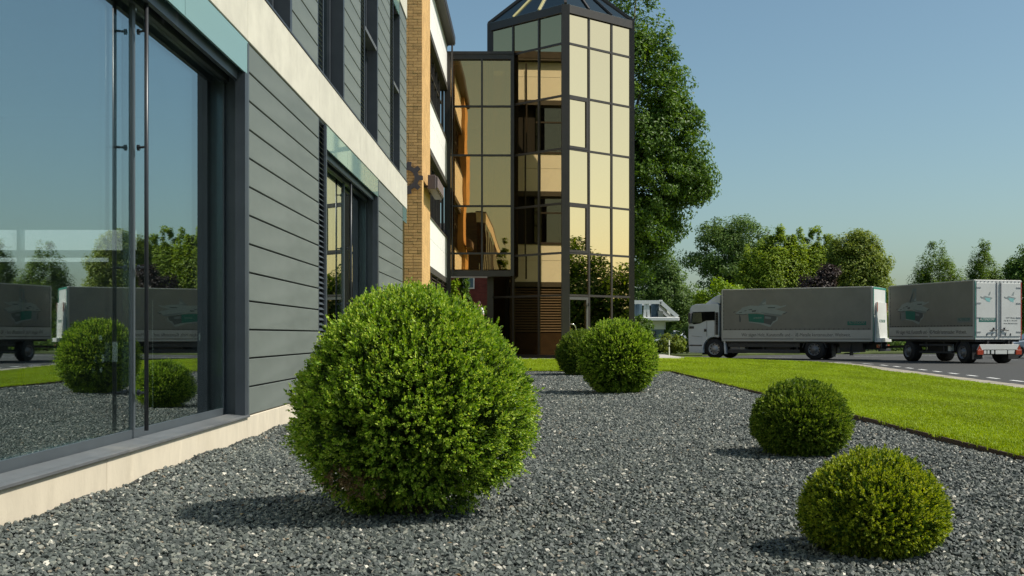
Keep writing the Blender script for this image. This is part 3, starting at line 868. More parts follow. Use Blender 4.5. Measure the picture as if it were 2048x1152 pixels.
# ================================================================== GLASS STAIR TOWER
C0 = Vector((1.47, 42.7, 0)); L0 = Vector((-1.49, 45.45, 0)); R0 = Vector((4.22, 45.1, 0)); B0 = L0 + R0 - C0
TC = (L0 + R0) / 2
tower = empty('glass_tower', (TC.x, TC.y, 0), 'bronze and gold glass stair tower with a pyramid glass roof', 'tower')
TZ = [0.05, 2.40, 3.98, 5.82, 7.86, 9.83, 11.78, 12.90]
TOP = 13.2
def face(P, Q, mat_glass, name, door=False):
    d = (Q - P).normalized(); L = (Q - P).length; n = Vector((d.y, -d.x, 0))
    if n.dot(P - TC) < 0: n = -n
    up = Vector((0, 0, 1))
    us = [L * k / 3 for k in range(4)]
    fr = MB()
    for u in us[1:3]:
        p = P + d * u; fr.bar(p + n * -.045 + up * .05, p + n * -.045 + up * 12.9, .08, .12, n)
    for z in TZ[1:-1]:
        for k in range(3):
            a, b = P + d * (us[k] + .04), P + d * (us[k + 1] - .04)
            fr.bar(a + up * z - n * .045, b + up * z - n * .045, .08, .11, n)
    fr.bar(P + d * .1 + up * 13.05 - n * .03, Q - d * .1 + up * 13.05 - n * .03, .3, .2, n)
    fr.bar(P + d * .1 + up * .1 - n * .03, Q - d * .1 + up * .1 - n * .03, .14, .16, n)
    fo = fr.build('curtain_wall', M_bronze, tower)
    for k in range(3):
        for j in range(7):
            a = P + d * (us[k] + .038); b = P + d * (us[k + 1] - .038)
            # each pane a hair out of plane, as real glazing is
            t1, t2 = rr.uniform(-.004, .004), rr.uniform(-.004, .004)
            pts = [a + up * (TZ[j] + .035) - n * (.022 + t1), b + up * (TZ[j] + .035) - n * (.022 - t1), b + up * (TZ[j + 1] - .035) - n * (.022 - t1 + t2), a + up * (TZ[j + 1] - .035) - n * (.022 + t1 + t2)]
            MB().prism(pts, -n * .012).build('pane', mat_glass, fo)
    return d, n, us, fo
dR, nR, usR, foR = face(C0, R0, M_gold, 'r')
dL, nL, usL, foL = face(C0, L0, M_bronzeglass, 'l')
face(R0, B0, M_gold, 'b'); face(L0, B0, M_bronzeglass, 'c')
for P in (C0, L0, R0, B0):
    o = (P - TC).normalized()
    MB().bar(P - o * .12 + Vector((0, 0, .05)), P - o * .12 + Vector((0, 0, TOP)), .30, .30, o).build('corner_post', M_bronze, tower)
# opening sashes on the right face
up = Vector((0, 0, 1))
def sash(za, zb, name='sash', k=0):
    a = C0 + dR * (usR[k] + .10); b = C0 + dR * (usR[k + 1] - .06)
    s_ = MB(); o = nR * .006
    s_.bar(a + up * (za + .07) + o, b + up * (za + .07) + o, .10, .035, nR).bar(a + up * (zb - .07) + o, b + up * (zb - .07) + o, .10, .035, nR)
    s_.bar(a + dR * .05 + up * (za + .12) + o, a + dR * .05 + up * (zb - .12) + o, .10, .035, nR).bar(b - dR * .05 + up * (za + .12) + o, b - dR * .05 + up * (zb - .12) + o, .10, .035, nR)
    return s_.build(name, M_bronze, tower)
sash(7.86, 9.83); sash(3.98, 5.82)
M_doorframe = mat('door_frame', (0.085, 0.082, 0.078), 0.4, .08)
door = sash(.06, 2.36, 'door')
door.data.materials[0] = M_doorframe
hc = C0 + dR * (usR[0] + .25) + nR * .10
hp = [hc + dR * (.16 * math.sin(a)) + up * (1.08 + .24 * math.cos(a)) + nR * .03 for a in np.linspace(.15, math.pi - .15, 12)]
MB().tube([hp[0] - dR * .1 - nR * .06] + hp + [hp[-1] - dR * .1 - nR * .06], .022, 8).build('handle', M_steel, door, smooth=True)
MB().bar(C0 + dR * (usR[1] - .11) + nR * .09 + up * 2.0, C0 + dR * (usR[1] - .11) + nR * .09 + up * 2.12, .05, .05, nR).bar(C0 + dR * (usR[1] - .11) + nR * .09 + up * .45, C0 + dR * (usR[1] - .11) + nR * .09 + up * .57, .05, .05, nR).build('hinge', M_rod, door)
# notices stuck inside the glass
M_notice = mat('notice_paper', (0.55, 0.55, 0.20), .8, .05)
for u0, u1, za, zb in ((.12, .98, 2.5, 2.95), (2.46, 3.15, 1.45, 1.9)):
    a = C0 + dR * u0 - nR * .075; b = C0 + dR * u1 - nR * .075
    MB().prism([a + up * za, b + up * za, b + up * zb, a + up * zb], -nR * .004).build('notice', M_notice, tower)
M_sunlitbar = mat('sunlit_bar', (0.62, 0.55, 0.26), 0.4, .06)  # sunlit look of the left facet's roof bars, painted in as a pale colour
# pyramid roof
AP = Vector((TC.x, TC.y, 15.35))
for P, Q in ((C0, R0), (C0, L0), (R0, B0), (L0, B0)):
    a, b = P + up * (TOP + .02), Q + up * (TOP + .02)
    o = Vector((0, 0, .02))
    pane = MB()
    for k in range(3):
        p0 = a.lerp(b, k / 3); p1 = a.lerp(b, (k + 1) / 3)
        MB().prism([p0.lerp(AP, .012), p1.lerp(AP, .012), p1.lerp(AP, .93), p0.lerp(AP, .93)], (0, 0, -.03)).build('roof_pane', M_roofglass, tower)
    for k in (1, 2):
        p0 = a.lerp(b, k / 3)
        MB().bar(p0 + o, AP.lerp(p0, .06) + o, .07, .08, (0, 0, 1)).build('roof_bar', M_sunlitbar if Q is L0 and P is C0 else M_bronze, tower)
for P in (C0, L0, R0, B0):
    MB().bar(P + up * (TOP + .03), AP + up * .03, .10, .10, (0, 0, 1)).build('roof_hip', M_bronze, tower)
MB().lathe([(.35, -.16), (.25, .0), (.05, .15), (0, .16)], AP, 'z', 12).build('roof_cap', M_bronze, tower)
# inside: floor slabs, a back wall, stair flights
inner = 0.86
def shrink(P, k=inner): return TC + (P - TC) * k
M_inside = mat('tower_inside', (0.16, 0.13, 0.10), .8, .1)
for z in (3.55, 7.25, 10.95):
    MB().prism([shrink(P, .9) + up * z for P in (C0, R0, B0, L0)], (0, 0, .28)).build('floor_slab', M_inside, tower)
w_ = [shrink(L0, .55), shrink(B0, .55), shrink(R0, .55)]
MB().prism([w_[0], w_[1], w_[1] + Vector((0, .1, 0)), w_[0] + Vector((0, .1, 0))], (0, 0, 12.6)).prism([w_[1], w_[2], w_[2] + Vector((0, .1, 0)), w_[1] + Vector((0, .1, 0))], (0, 0, 12.6)).build('core_wall', M_inside, tower)
for i, z in enumerate((.05, 3.8, 7.5)):
    a = shrink(L0, .7) + up * z; b = shrink(C0, .72) + up * (z + 3.4)
    MB().bar(a, b, .9, .16, (0, 0, 1)).build('stair_flight', M_inside, tower)
    MB().bar(a + up * 1.0 + nL * .45, b + up * 1.0 + nL * .45, .05, .05).build('handrail', M_steel, tower)

# ================================================================== GLASS BRIDGE between brick building and tower
BY = 44.42
bridge = empty('glass_bridge', (-1.8, BY, 3.2), 'bronze framed glazed bridge joining the yellow brick building to the tower', 'bridge')
bx0, bx1 = -3.15, -.47
bz = [3.42, 4.07, 5.9, 7.86, 9.75, 11.55]
f = MB()
for x in (bx0 + .12, (-1.70), bx1 - .06):
    w_ = .24 if x < -3 else (.07 if x < -1.6 and x > -1.8 else .13)
    f.box(x - w_ / 2, x + w_ / 2, BY - .06, BY + .1, 3.2 if x != bx0 + .12 else 0, 11.76)
for z in bz[1:-1]:
    f.box(bx0 + .25, -1.736, BY - .03, BY + .07, z - .035, z + .035).box(-1.664, bx1 - .126, BY - .03, BY + .07, z - .035, z + .035)
f.box(bx0 + .25, bx1 - .13, BY - .055, BY + .095, 3.18, 3.41).box(bx0 + .25, bx1 - .13, BY - .055, BY + .095, 11.56, 11.755)
f.box(bx0 - .05, bx1, BY - .09, BY + 1.6, 11.757, 11.86)
fo = f.build('bridge_frame', M_bronze, bridge)
for j in range(5):
    for (xa, xb) in ((bx0 + .25, -1.737), (-1.663, bx1 - .127)):
        t1, t2 = rr.uniform(-.002, .002), rr.uniform(-.002, .002)
        MB().prism([(xa, BY + .03 + t1, bz[j] + .034), (xb, BY + .03 - t1, bz[j] + .034), (xb, BY + .03 - t1 + t2, bz[j + 1] - .034), (xa, BY + .03 + t1 + t2, bz[j + 1] - .034)], (0, .012, 0)).build('pane', M_linkglass, bridge)
MB().box(-3.1, -.98, 45.3, 45.6, 3.4, 11.6).build('inner_wall', M_brickinner, bridge)
MB().box(-3.1, -1.0, BY + .11, 45.9, 3.2, 3.4).build('bridge_floor', M_bronze, bridge)
MB().box(bx0 - .12, bx0 - .03, BY - .14, BY + .1, 0, 11.9).build('end_post', M_bronze, bridge)
# ================================================================== VEHICLES
M_tarp = mat('grey_tarpaulin', (0.215, 0.207, 0.187), 0.6, 0.10, 1.2, 0.5, 2.6, spec=0.35, dirt=0.3, dirtcol=(0.165, 0.158, 0.14))
M_tarplow = mat('pale_sideboard', (0.46, 0.45, 0.425), 0.6, 0.06, 2, dirt=0.3, dirtcol=(0.36, 0.34, 0.30))
M_cab = mat('cab_paint', (0.58, 0.62, 0.67), 0.3, 0.04, 2, coat=0.5, dirt=0.25, dirtcol=(0.45, 0.46, 0.46))
M_vwhite = mat('vehicle_white', (0.60, 0.61, 0.585), 0.4, 0.04, 2, dirt=0.35, dirtcol=(0.55, 0.52, 0.45))
M_chassis = mat('chassis_black', (0.022, 0.023, 0.025), 0.6, 0.2, 6)
M_skirt = mat('side_guard_grey', (0.045, 0.047, 0.052), 0.55, 0.15, 6)
M_tyre = mat('tyre_rubber', (0.022, 0.022, 0.023), 0.85, 0.2, 12, 0.2, 80)
M_rim = mat('wheel_rim', (0.42, 0.42, 0.42), 0.45, 0.12, 10, metal=0.4)
M_rimdark = mat('dark_rim', (0.20, 0.20, 0.21), 0.5, 0.15, 10, metal=0.3)
M_vglass = glass('vehicle_glass', (0.8, 0.85, 0.85), (0.72, 0.76, 0.75), 0.10)
M_red = mat('red_lamp', (0.36, 0.05, 0.022), 0.3, 0.1, coat=0.5)
M_ink = mat('dark_print', (0.045, 0.047, 0.05), 0.6, 0.05)
M_teal = mat('teal_print', (0.015, 0.135, 0.105), 0.6, 0.08)
M_lightprint = mat('pale_print', (0.25, 0.285, 0.28), 0.6, 0.08)
M_midprint = mat('mid_print', (0.165, 0.19, 0.195), 0.6, 0.08)
M_darkprint = mat('shade_print', (0.075, 0.085, 0.09), 0.6, 0.08)
M_greentrim = mat('green_trim', (0.02, 0.22, 0.15), 0.5, 0.06)

def text_obj(body, size, m, parent, origin, xdir, ydir, name='lettering', width=None, ex=0.001):
    cu = bpy.data.curves.new('lettering', 'FONT'); cu.body = body; cu.size = size; cu.extrude = ex; cu.resolution_u = 3
    cu.align_x = 'LEFT'; cu.align_y = 'BOTTOM'
    t = bpy.data.objects.new('lettering', cu); COL.objects.link(t)
    bpy.context.view_layer.update()
    dg = bpy.context.evaluated_depsgraph_get()
    me = bpy.data.meshes.new_from_object(t.evaluated_get(dg))
    bpy.data.objects.remove(t); bpy.data.curves.remove(cu)
    xs = [v.co.x for v in me.vertices]
    k = (width / (max(xs) - min(xs))) if width else 1
    x_, y_ = Vector(xdir).normalized(), Vector(ydir).normalized(); z_ = x_.cross(y_)
    o_ = Vector(origin); x0 = min(xs)
    for v in me.vertices:
        v.co = o_ + x_ * ((v.co.x - x0) * k) + y_ * v.co.y + z_ * v.co.z
    me.materials.clear(); me.materials.append(m)
    return link(name, me, parent)

def wheel(parent, x, y, r, w, side, rim=M_rim, holes=10):
    """wheel turning about local y; side=+1 shows its face on +y"""
    t = MB().lathe([(r * .60, side * .02), (r * .64, side * .0), (r * .90, side * -.005), (r * .985, side * -.05), (r, side * -.09), (r, -side * (w - .09)), (r * .985, -side * (w - .05)), (r * .9, -side * w), (r * .3, -side * w)], (x, y, r), 'y', 32)
    wo = t.build('wheel', M_tyre, parent, smooth=True)
    h = MB().lathe([(r * .605, side * .018), (r * .57, side * .0), (r * .54, -side * .06), (r * .45, -side * .075), (r * .30, -side * .03), (r * .26, side * .03), (r * .20, side * .06), (.0, side * .065)], (x, y, r), 'y', 24).build('rim', rim, wo, smooth=True)
    hs = MB()
    for k in range(holes):
        a = 2 * math.pi * k / holes
        c = Vector((x + math.cos(a) * r * .46, y - side * .058, r + math.sin(a) * r * .46))
        hs.lathe([(r * .068, 0), (0, side * .004)], c, 'y', 8)
    hs.build('rim_holes', M_dark, wo)
    return wo

def saw_print(parent, x0, z0, sc, y, flip=1, kind=0):
    """flat printed picture of a sliding table saw on the tarpaulin; u to the rear (screen right), v up"""
    def P(pts, m, k, nm='print'):
        MB().poly([(x0 - u * sc, y + k * .0012, z0 + v * sc * .95) for u, v in pts][::-1]).build(nm, m, parent)
    def Z(*p): return [((x - 400) / 920, (780 - y) / 920) for x, y in p]
    P(Z((440,535),(530,470),(560,435),(700,400),(830,410),(960,390),(1140,395),(1220,420),(1300,400),(1310,415),(1210,450),(1120,470),(1310,520),(1250,545),(1215,595),(1000,570),(820,530),(640,545),(580,555),(450,545)), M_lightprint, 1)
    P(Z((840,400),(900,330),(960,265),(970,385),(930,400)), M_midprint, 2)
    P(Z((900,365),(965,330),(970,385),(920,385)), M_lightprint, 3)
    P(Z((660,545),(800,548),(935,560),(930,710),(675,680)), M_teal, 2)
    P(Z((935,560),(1145,595),(1150,640),(1090,690),(1050,740),(930,710)), M_darkprint, 2)
    P(Z((950,590),(1050,605),(1050,640),(945,630)), M_midprint, 3)
    P(Z((675,680),(930,710),(1050,742),(1040,778),(1000,770),(870,725),(670,695)), M_lightprint, 3)
    P(Z((1050,742),(1085,680),(1140,660),(1150,600),(1166,625),(1162,665),(1078,722),(1040,778)), M_lightprint, 3)
    for q in (Z((500,520),(560,510),(550,525),(505,530)), Z((590,492),(640,482),(625,498),(595,500)), Z((670,470),(740,460),(720,480),(665,480)), Z((720,490),(800,480),(790,510),(730,515)), Z((990,435),(1130,432),(1110,452),(1000,450)), Z((1255,548),(1318,520),(1322,532),(1265,564)), Z((405,512),(440,495),(445,505),(410,528)), Z((505,560),(522,570),(540,640),(530,690),(510,690),(505,640))):
        P(q, M_darkprint, 4)
    P(Z((440,540),(580,556),(640,548),(640,556),(580,566),(445,550)), M_ink, 4)
    P(Z((870,520),(1240,570),(1215,596),(1000,570)), M_midprint, 4)
    if kind:
        P([(.40,.41),(.45,.41),(.49,.66),(.62,.66),(.62,.54),(.57,.54),(.57,.61),(.53,.61),(.50,.42)], M_midprint, 5)
        P([(.16,.26),(.28,.26),(.28,.10),(.16,.06)], M_midprint, 2)

def tarp_box(root, x0, x1, W, zb, zs, zt, slogan_x, dark=False):
    """tarpaulin body from x0 (rear) to x1 (front)"""
    hw = W / 2
    b = MB().box(x0, x1, -hw, hw, zb + .02, zt).build('body', M_tarp, root, bevel=.03, seg=2)
    # sideboard below, two lengths
    for s in (-1, 1):
        ys = (hw + .001, hw + .022) if s > 0 else (-hw - .022, -hw - .001)
        m_ = (x0 + x1) / 2
        for a, c in ((x0 + .02, m_ - .05), (m_ + .05, x1 - .02)):
            MB().box(a, c, ys[0], ys[1], zb + .14, zs).build('sideboard', M_tarplow, root, bevel=.006)
        MB().box(x0 + .01, x1 - .01, ys[0], ys[1] + .004 * s, zb, zb + .095).build('side_rail', M_tarplow, root, bevel=.006)
        MB().box(m_ - .046, m_ + .046, ys[0], ys[1] + .006 * s, zb + .0951, zs + .02).build('stake', M_tarplow, root)
        for xx in (x0 + .0, x1 - .07):
            MB().box(xx, xx + .07, ys[0] - .0006 * s, ys[1] + .006 * s, zb + .0952, zt - .02).build('corner_post', M_tarplow, root)
    MB().box(x0 + .02, x1 - .02, -hw - .012, hw + .012, zt - .03, zt + .02).build('roof_rail', M_tarplow, root, bevel=.01)
    # lacing eyes along the hem and front edge, tarp hem cord
    ey = MB()
    k = x0 + .15
    while k < x1 - .1:
        ey.box(k, k + .055, hw + .001, hw + .016, zs + .03, zs + .065); k += .235
    ey.box(x0 + .1, x1 - .1, hw + .0005, hw + .006, zs + .042, zs + .05)
    z = zs + .15
    while z < zt - .1:
        ey.box(x1 - .12, x1 - .085, hw + .001, hw + .014, z, z + .035); z += .2
    ey.build('lacing', M_chassis, root)
    text_obj('Wir sägen Holz, Kunststoffe und - NE-Metalle kantensauber. Weltweit.', .235, M_ink, root, (slogan_x[0], hw + .0235, zb + .20), (-1, 0, 0), (0, 0, 1), width=slogan_x[0] - slogan_x[1])
    return b

# ---------------------------------------------------------------- rigid lorry
truck = empty('lorry', (13.05 + .63, 55.87 + 1.08, ROAD_Z), 'white cab lorry with a long grey tarpaulin body printed with a table saw', 'lorry', rz=math.atan2(3.75, -6.45), local=True)
# local frame: x forward, origin at the centre of the load body's length, z from the road
TL, TW = 7.46, 2.5
def tx(x): return x - TL / 2
tarp_box(truck, tx(0), tx(TL), TW, .88, 1.43, 3.46, (tx(6.42), tx(1.02)))
saw_print(truck, tx(6.86), 1.58, 2.75, TW / 2 + .001)
MB().poly([(tx(1.18), TW/2 + .003, 1.66), (tx(.30), TW/2 + .003, 1.66), (tx(.30), TW/2 + .003, 1.84), (tx(1.18), TW/2 + .003, 1.84)][::-1]).build('print', M_teal, truck)
text_obj('ALTENDORF', .17, M_tarp, truck, (tx(1.12), TW / 2 + .0045, 1.69), (-1, 0, 0), (0, 0, 1), width=.76)
text_obj('ALTENDORF', .10, M_lightprint, truck, (tx(5.80), TW / 2 + .006, 1.98), (-1, 0, 0.02), (0, 0, 1), width=.42)
# rear: white frame, doors, folded tail lift
x = tx(0)
MB().box(x - .03, x - .001, -1.25, 1.25, .9, 3.44).build('rear_panel', M_vwhite, truck, bevel=.01)
MB().box(x - .045, x - .031, 1.17, 1.25, .9, 3.46).box(x - .045, x - .031, -1.25, -1.17, .9, 3.46).box(x - .045, x - .031, -1.17, 1.17, 3.38, 3.46).build('rear_frame', M_greentrim, truck)
MB().prism([(x - .05, 1.15, .86), (x - .05, -1.15, .86), (x - .05, -.85, 2.75), (x - .05, .85, 2.75)], (-.10, 0, 0)).prism([(x - .15, 1.12, .86), (x - .15, -1.12, .86), (x - .15, -.95, 1.05), (x - .15, .95, 1.05)], (-.2, 0, 0)).build('tail_lift', M_vwhite, truck, bevel=.01)
for s in (-1, 1):
    MB().box(x - .16, x - .151, s * .95 - .05, s * .95 + .05, 2.3, 2.75).build('reflector', M_red, truck)
text_obj('ALTENDORF', .2, M_teal, truck, (x - .155, .6, 1.75), (0, -1, 0), (0, 0, 1), width=1.2)
MB().box(x - .30, x - .22, -1.1, 1.1, .42, .54).box(x - .25, x + .5, -.6, -.5, .5, .86).box(x - .25, x + .5, .5, .6, .5, .86).build('underrun_bar', M_chassis, truck)
MB().box(x - .24, x - .16, -1.15, -.75, .60, .74).box(x - .24, x - .16, .75, 1.15, .60, .74).build('tail_light', M_red, truck)
MB().bar((x - .3, 0, .62), (x + .6, 0, .66), .16, .14).box(x - .36, x - .2, -.14, .14, .52, .74).build('coupling', M_chassis, truck)
# chassis, guards, tanks, mudguards
ch = MB().box(tx(.1), tx(8.7), -.45, -.35, .62, .88).box(tx(.1), tx(8.7), .35, .45, .62, .88)
ch.box(tx(.2), tx(7.4), -1.2, 1.2, .80, .879)
ch.box(tx(1.9), tx(7.2), -.34, .34, .30, .799)
ch.build('chassis', M_chassis, truck)
for s in (-1, 1):
    MB().box(tx(3.5), tx(7.15), s * 1.17 - .02, s * 1.17 + .02, .60, .78).box(tx(3.5), tx(7.15), s * 1.17 - .02, s * 1.17 + .02, .30, .48).box(tx(3.6), tx(3.68), s * 1.14 - .02, s * 1.14 + .0, .3, .85).box(tx(5.3), tx(5.38), s * 1.14 - .02, s * 1.14, .3, .85).build('side_guard', M_skirt, truck)
MB().lathe([(0, 0), (.27, 0), (.27, .75), (0, .75)], (tx(6.3), .85, .55), 'x', 16).build('air_tank', M_rim, truck)
MB().box(tx(6.55), tx(7.0), .85, 1.16, .38, .8).build('fuel_tank', M_rimdark, truck, bevel=.04)
MB().box(tx(4.0), tx(5.2), .6, 1.1, .32, .8).build('pallet_box', M_chassis, truck)
MB().box(tx(.5), tx(1.6), .55, 1.1, .38, .8).build('tool_box', M_chassis, truck)
MB().box(tx(1.05), tx(1.09), .65, 1.2, .22, .75).box(tx(1.9), tx(1.94), .65, 1.22, .15, .75).build('mud_flap', M_chassis, truck)
def mudguard(root, xc, zc, r, y0, y1, m, a0=8, a1=172, th=.03, n=14):
    g = MB()
    an = [R(a0 + (a1 - a0) * k / n) for k in range(n + 1)]
    for k in range(n):
        p = [(xc + math.cos(an[k]) * r, y0, zc + math.sin(an[k]) * r), (xc + math.cos(an[k + 1]) * r, y0, zc + math.sin(an[k + 1]) * r), (xc + math.cos(an[k + 1]) * (r + th), y0, zc + math.sin(an[k + 1]) * (r + th)), (xc + math.cos(an[k]) * (r + th), y0, zc + math.sin(an[k]) * (r + th))]
        g.prism(p, (0, y1 - y0, 0))
    return g.build('mudguard', m, root)
for s in (1, -1):
    wheel(truck, tx(2.78), s * 1.22, .50, .56, s, M_rimdark)
    mudguard(truck, tx(2.78), .50, .56, s * 1.22 - s * .55, s * 1.235, M_skirt)
    wheel(truck, tx(7.87), s * 1.20, .50, .30, s, M_rim)
# cab
def cabx(v): return tx(v)
cy = 1.23
prof = [(9.22, .30), (9.26, .95), (9.26, 1.45), (9.22, 2.0), (9.17, 2.54), (9.07, 2.69), (8.85, 2.76), (7.72, 2.78), (7.62, 2.70), (7.62, 1.12), (7.66, 1.10)]
archc, archr = (7.87, .50), .60
# lower edge with the wheel arch cut out
arc = [(archc[0] + archr * math.cos(a), archc[1] + archr * math.sin(a)) for a in np.linspace(R(110), R(-18), 12)]
pts = prof + arc + [(8.47, .28)]
cabm = MB().prism([(cabx(px), -cy, pz) for px, pz in pts], (0, 2 * cy, 0))
cab = cabm.build('cab', M_cab, truck, bevel=.03, seg=2)
MB().box(cabx(7.95), cabx(8.6), -1.0, 1.0, .2, 1.1).build('engine', M_chassis, truck)
MB().prism([(cabx(7.32), 1.0, .25), (cabx(7.36), 1.0, .85), (cabx(7.29), 1.0, .95), (cabx(7.22), 1.0, .25)], (0, .24, 0)).build('rear_fender', M_cab, truck)
for s in (1, -1):
    e = s * (cy + .004)
    win = [(9.08, 1.80), (9.02, 2.36), (7.86, 2.38), (7.82, 2.34), (7.82, 1.94), (8.30, 1.92), (8.46, 1.86), (8.62, 1.78), (8.95, 1.74)]
    MB().prism([(cabx(a), e, b) for a, b in win], (0, s * .012, 0)).build('side_window', M_dark, cab)
    MB().prism([(cabx(a), e + s * .0125, b) for a, b in [(9.05, 1.83), (8.99, 2.32), (8.55, 2.34), (8.50, 1.86), (8.6, 1.82)]], (0, s * .003, 0)).build('curtain', mat('cab_curtain', (0.60, 0.52, 0.36), .8, .1), cab)
    MB().prism([(cabx(a), e + s * .016, b) for a, b in win], (0, s * .006, 0)).build('window_glass', M_vglass, cab)
    dl = MB()
    for p, q in (((9.08, 1.15), (8.5, 1.10)), ((7.84, 2.40), (7.84, 1.16)), ((8.26, 1.90), (8.26, 1.12))):
        dl.bar((cabx(p[0]), e, p[1]), (cabx(q[0]), e, q[1]), .012, .012, (0, 1, 0))
    dl.build('door_seam', M_chassis, cab)
    MB().box(cabx(8.40), cabx(8.28), e, e + s * .02, 1.36, 1.50).build('door_handle', M_chassis, cab)
    MB().box(cabx(7.80), cabx(7.64), e, e + s * .015, 1.2, 2.34).build('side_grille', M_skirt, cab)
    for i in range(5):
        MB().box(cabx(7.78), cabx(7.67), e + s * .016, e + s * .03, 1.72 + i * .12, 1.80 + i * .12).build('grille_slot', M_dark, cab)
    MB().box(cabx(9.18), cabx(9.02), s * (cy + .04), s * (cy + .26), 1.78, 2.32).build('mirror', M_skirt, cab, bevel=.03)
    MB().box(cabx(9.20), cabx(8.95), e, e + s * .02, 1.52, 1.64).build('indicator_panel', M_skirt, cab)
    MB().box(cabx(9.2), cabx(8.52), e, e + s * .012, .64, .70).build('step_gap', M_skirt, cab)
MB().prism([(cabx(9.20), -1.05, 1.82), (cabx(9.14), -1.0, 2.48), (cabx(9.14), 1.0, 2.48), (cabx(9.20), 1.05, 1.82)], (.06, 0, .01)).build('windscreen', M_vglass, cab)
MB().prism([(cabx(8.40), -1.05, 2.775), (cabx(8.28), -1.05, 2.88), (cabx(8.00), -1.05, 3.08), (cabx(7.74), -1.05, 3.20), (cabx(7.60), -1.05, 3.23), (cabx(7.60), -1.05, 2.775)], (0, 2.1, 0)).build('roof_spoiler', M_cab, cab, bevel=.04, seg=2)

# ---------------------------------------------------------------- drawbar trailer
RL = Vector((18.6, 47.7)); fd = Vector((-1.6, 6.15)).normalized(); ln = Vector((-fd.y, fd.x))
LL, LW = 6.36, 2.45
mid = RL + fd * (LL / 2) - ln * (2.25 / 2)
trailer = empty('trailer', (mid.x, mid.y, ROAD_Z), 'grey tarpaulin drawbar trailer with white rear doors hitched behind the lorry', 'trailer', rz=math.atan2(fd.y, fd.x), local=True)
trailer.scale = (1, 2.25 / LW, 1)
def ux(x): return x - LL / 2
tarp_box(trailer, ux(0), ux(LL), LW, 1.00, 1.54, 3.47, (ux(5.75), ux(.5)))
saw_print(trailer, ux(5.75), 1.66, 2.6, LW / 2 + .001, kind=1)
MB().poly([(ux(1.15), LW/2 + .003, 1.72), (ux(.22), LW/2 + .003, 1.72), (ux(.22), LW/2 + .003, 1.92), (ux(1.15), LW/2 + .003, 1.92)][::-1]).build('print', M_midprint, trailer)
text_obj('ALTENDORF', .18, M_teal, trailer, (ux(1.08), LW / 2 + .0045, 1.755), (-1, 0, 0), (0, 0, 1), width=.80)
x = ux(0)
MB().box(x - .03, x - .001, -1.22, 1.22, 1.0, 3.47).build('rear_frame', M_vwhite, trailer, bevel=.008)
MB().box(x - .04, x - .0305, 1.195, 1.225, 1.02, 3.45).build('green_edge', M_greentrim, trailer)
MB().box(x - .04, x - .0305, -1.225, -1.18, 1.02, 3.4).build('red_edge', mat('red_marking', (0.35, 0.03, 0.025), .5, .1), trailer)
rv_ = MB()
for i in range(12): rv_.box(x - .046, x - .0305, -1.1 + i * .2, -1.06 + i * .2, 3.39, 3.43)
rv_.build('rivets', M_rimdark, trailer)
for s in (-1, 1):
    a, b = sorted((s * .06, s * 1.16))
    d = MB().box(x - .055, x - .0305, a, b, 1.14, 3.36).build('rear_door', M_vwhite, trailer, bevel=.008)
    MB().box(x - .075, x - .056, s * .09, s * .13, 1.10, 3.38).build('lock_bar', M_rimdark, d)
    MB().tube([(x - .10, s * .1, 1.42), (x - .10, s * .5, 1.38)], .018, 6).box(x - .11, x - .056, s * .28 - .02, s * .28 + .02, 1.38, 1.5).build('lever', M_chassis, d)
    for zz in (1.3, 1.9, 2.5, 3.15):
        MB().box(x - .07, x - .056, s * .93, s * 1.17, zz, zz + .045).build('hinge', M_rim, d)
    for zz, yy in ((1.17, .35), (1.17, .62)):
        MB().box(x - .07, x - .056, s * yy - .02, s * yy + .02, zz, zz + .09).build('catch', M_chassis, d)
    # small machine picture
    yc = s * .62
    for pts_, m_ in (([(-.28,.02),(-.10,.10),(.10,.06),(.30,.02),(.22,-.05),(.0,-.10),(-.16,-.04)], M_lightprint), ([(-.12,.02),(.18,.0),(.16,-.16),(-.02,-.12)], mat('aqua_print', (0.22, 0.48, 0.47), .6, .1)), ([(.05,.12),(.14,.26),(.2,.28),(.16,.12)], M_lightprint), ([(-.36,.06),(-.30,.08),(-.22,.0),(-.26,-.02)], M_midprint)):
        k = .0562 + .001 * (1 + [M_lightprint].count(m_) * 0)
        MB().poly([(x - k - (.001 if m_ is not M_lightprint else 0), yc - u, 2.72 + v) for u, v in pts_]).build('print', m_, d)
MB().poly([(x - .057, 1.04, 1.73), (x - .057, .16, 1.73), (x - .057, .16, 1.91), (x - .057, 1.04, 1.91)]).build('print', M_teal, trailer)
text_obj('ALTENDORF', .15, M_vwhite, trailer, (x - .0585, .98, 1.765), (0, -1, 0), (0, 0, 1), width=.76)
for i, (t_, w_) in enumerate((('32377 Minden', .50), ('Tel. 05 71 / 95 50 0', .70), ('www.altendorf.com', .72))):
    text_obj(t_, .085, M_ink, trailer, (x - .057, -.62 + w_ / 2, 1.86 - i * .115), (0, -1, 0), (0, 0, 1), width=w_)
MB().box(ux(.05), ux(6.2), -1.15, 1.15, .90, .999).box(ux(.1), ux(6.0), -.5, -.4, .66, .9).box(ux(.1), ux(6.0), .4, .5, .66, .9).build('chassis', M_chassis, trailer)
MB().box(ux(.55), ux(1.15), -.9, .9, .36, .52).box(ux(4.55), ux(5.2), -.9, .9, .36, .52).build('axle', M_chassis, trailer)
MB().lathe([(.25, 0), (.55, 0), (.55, .1), (.25, .1)], (ux(4.86), 0, .8), 'z', 20).build('turntable', M_chassis, trailer)
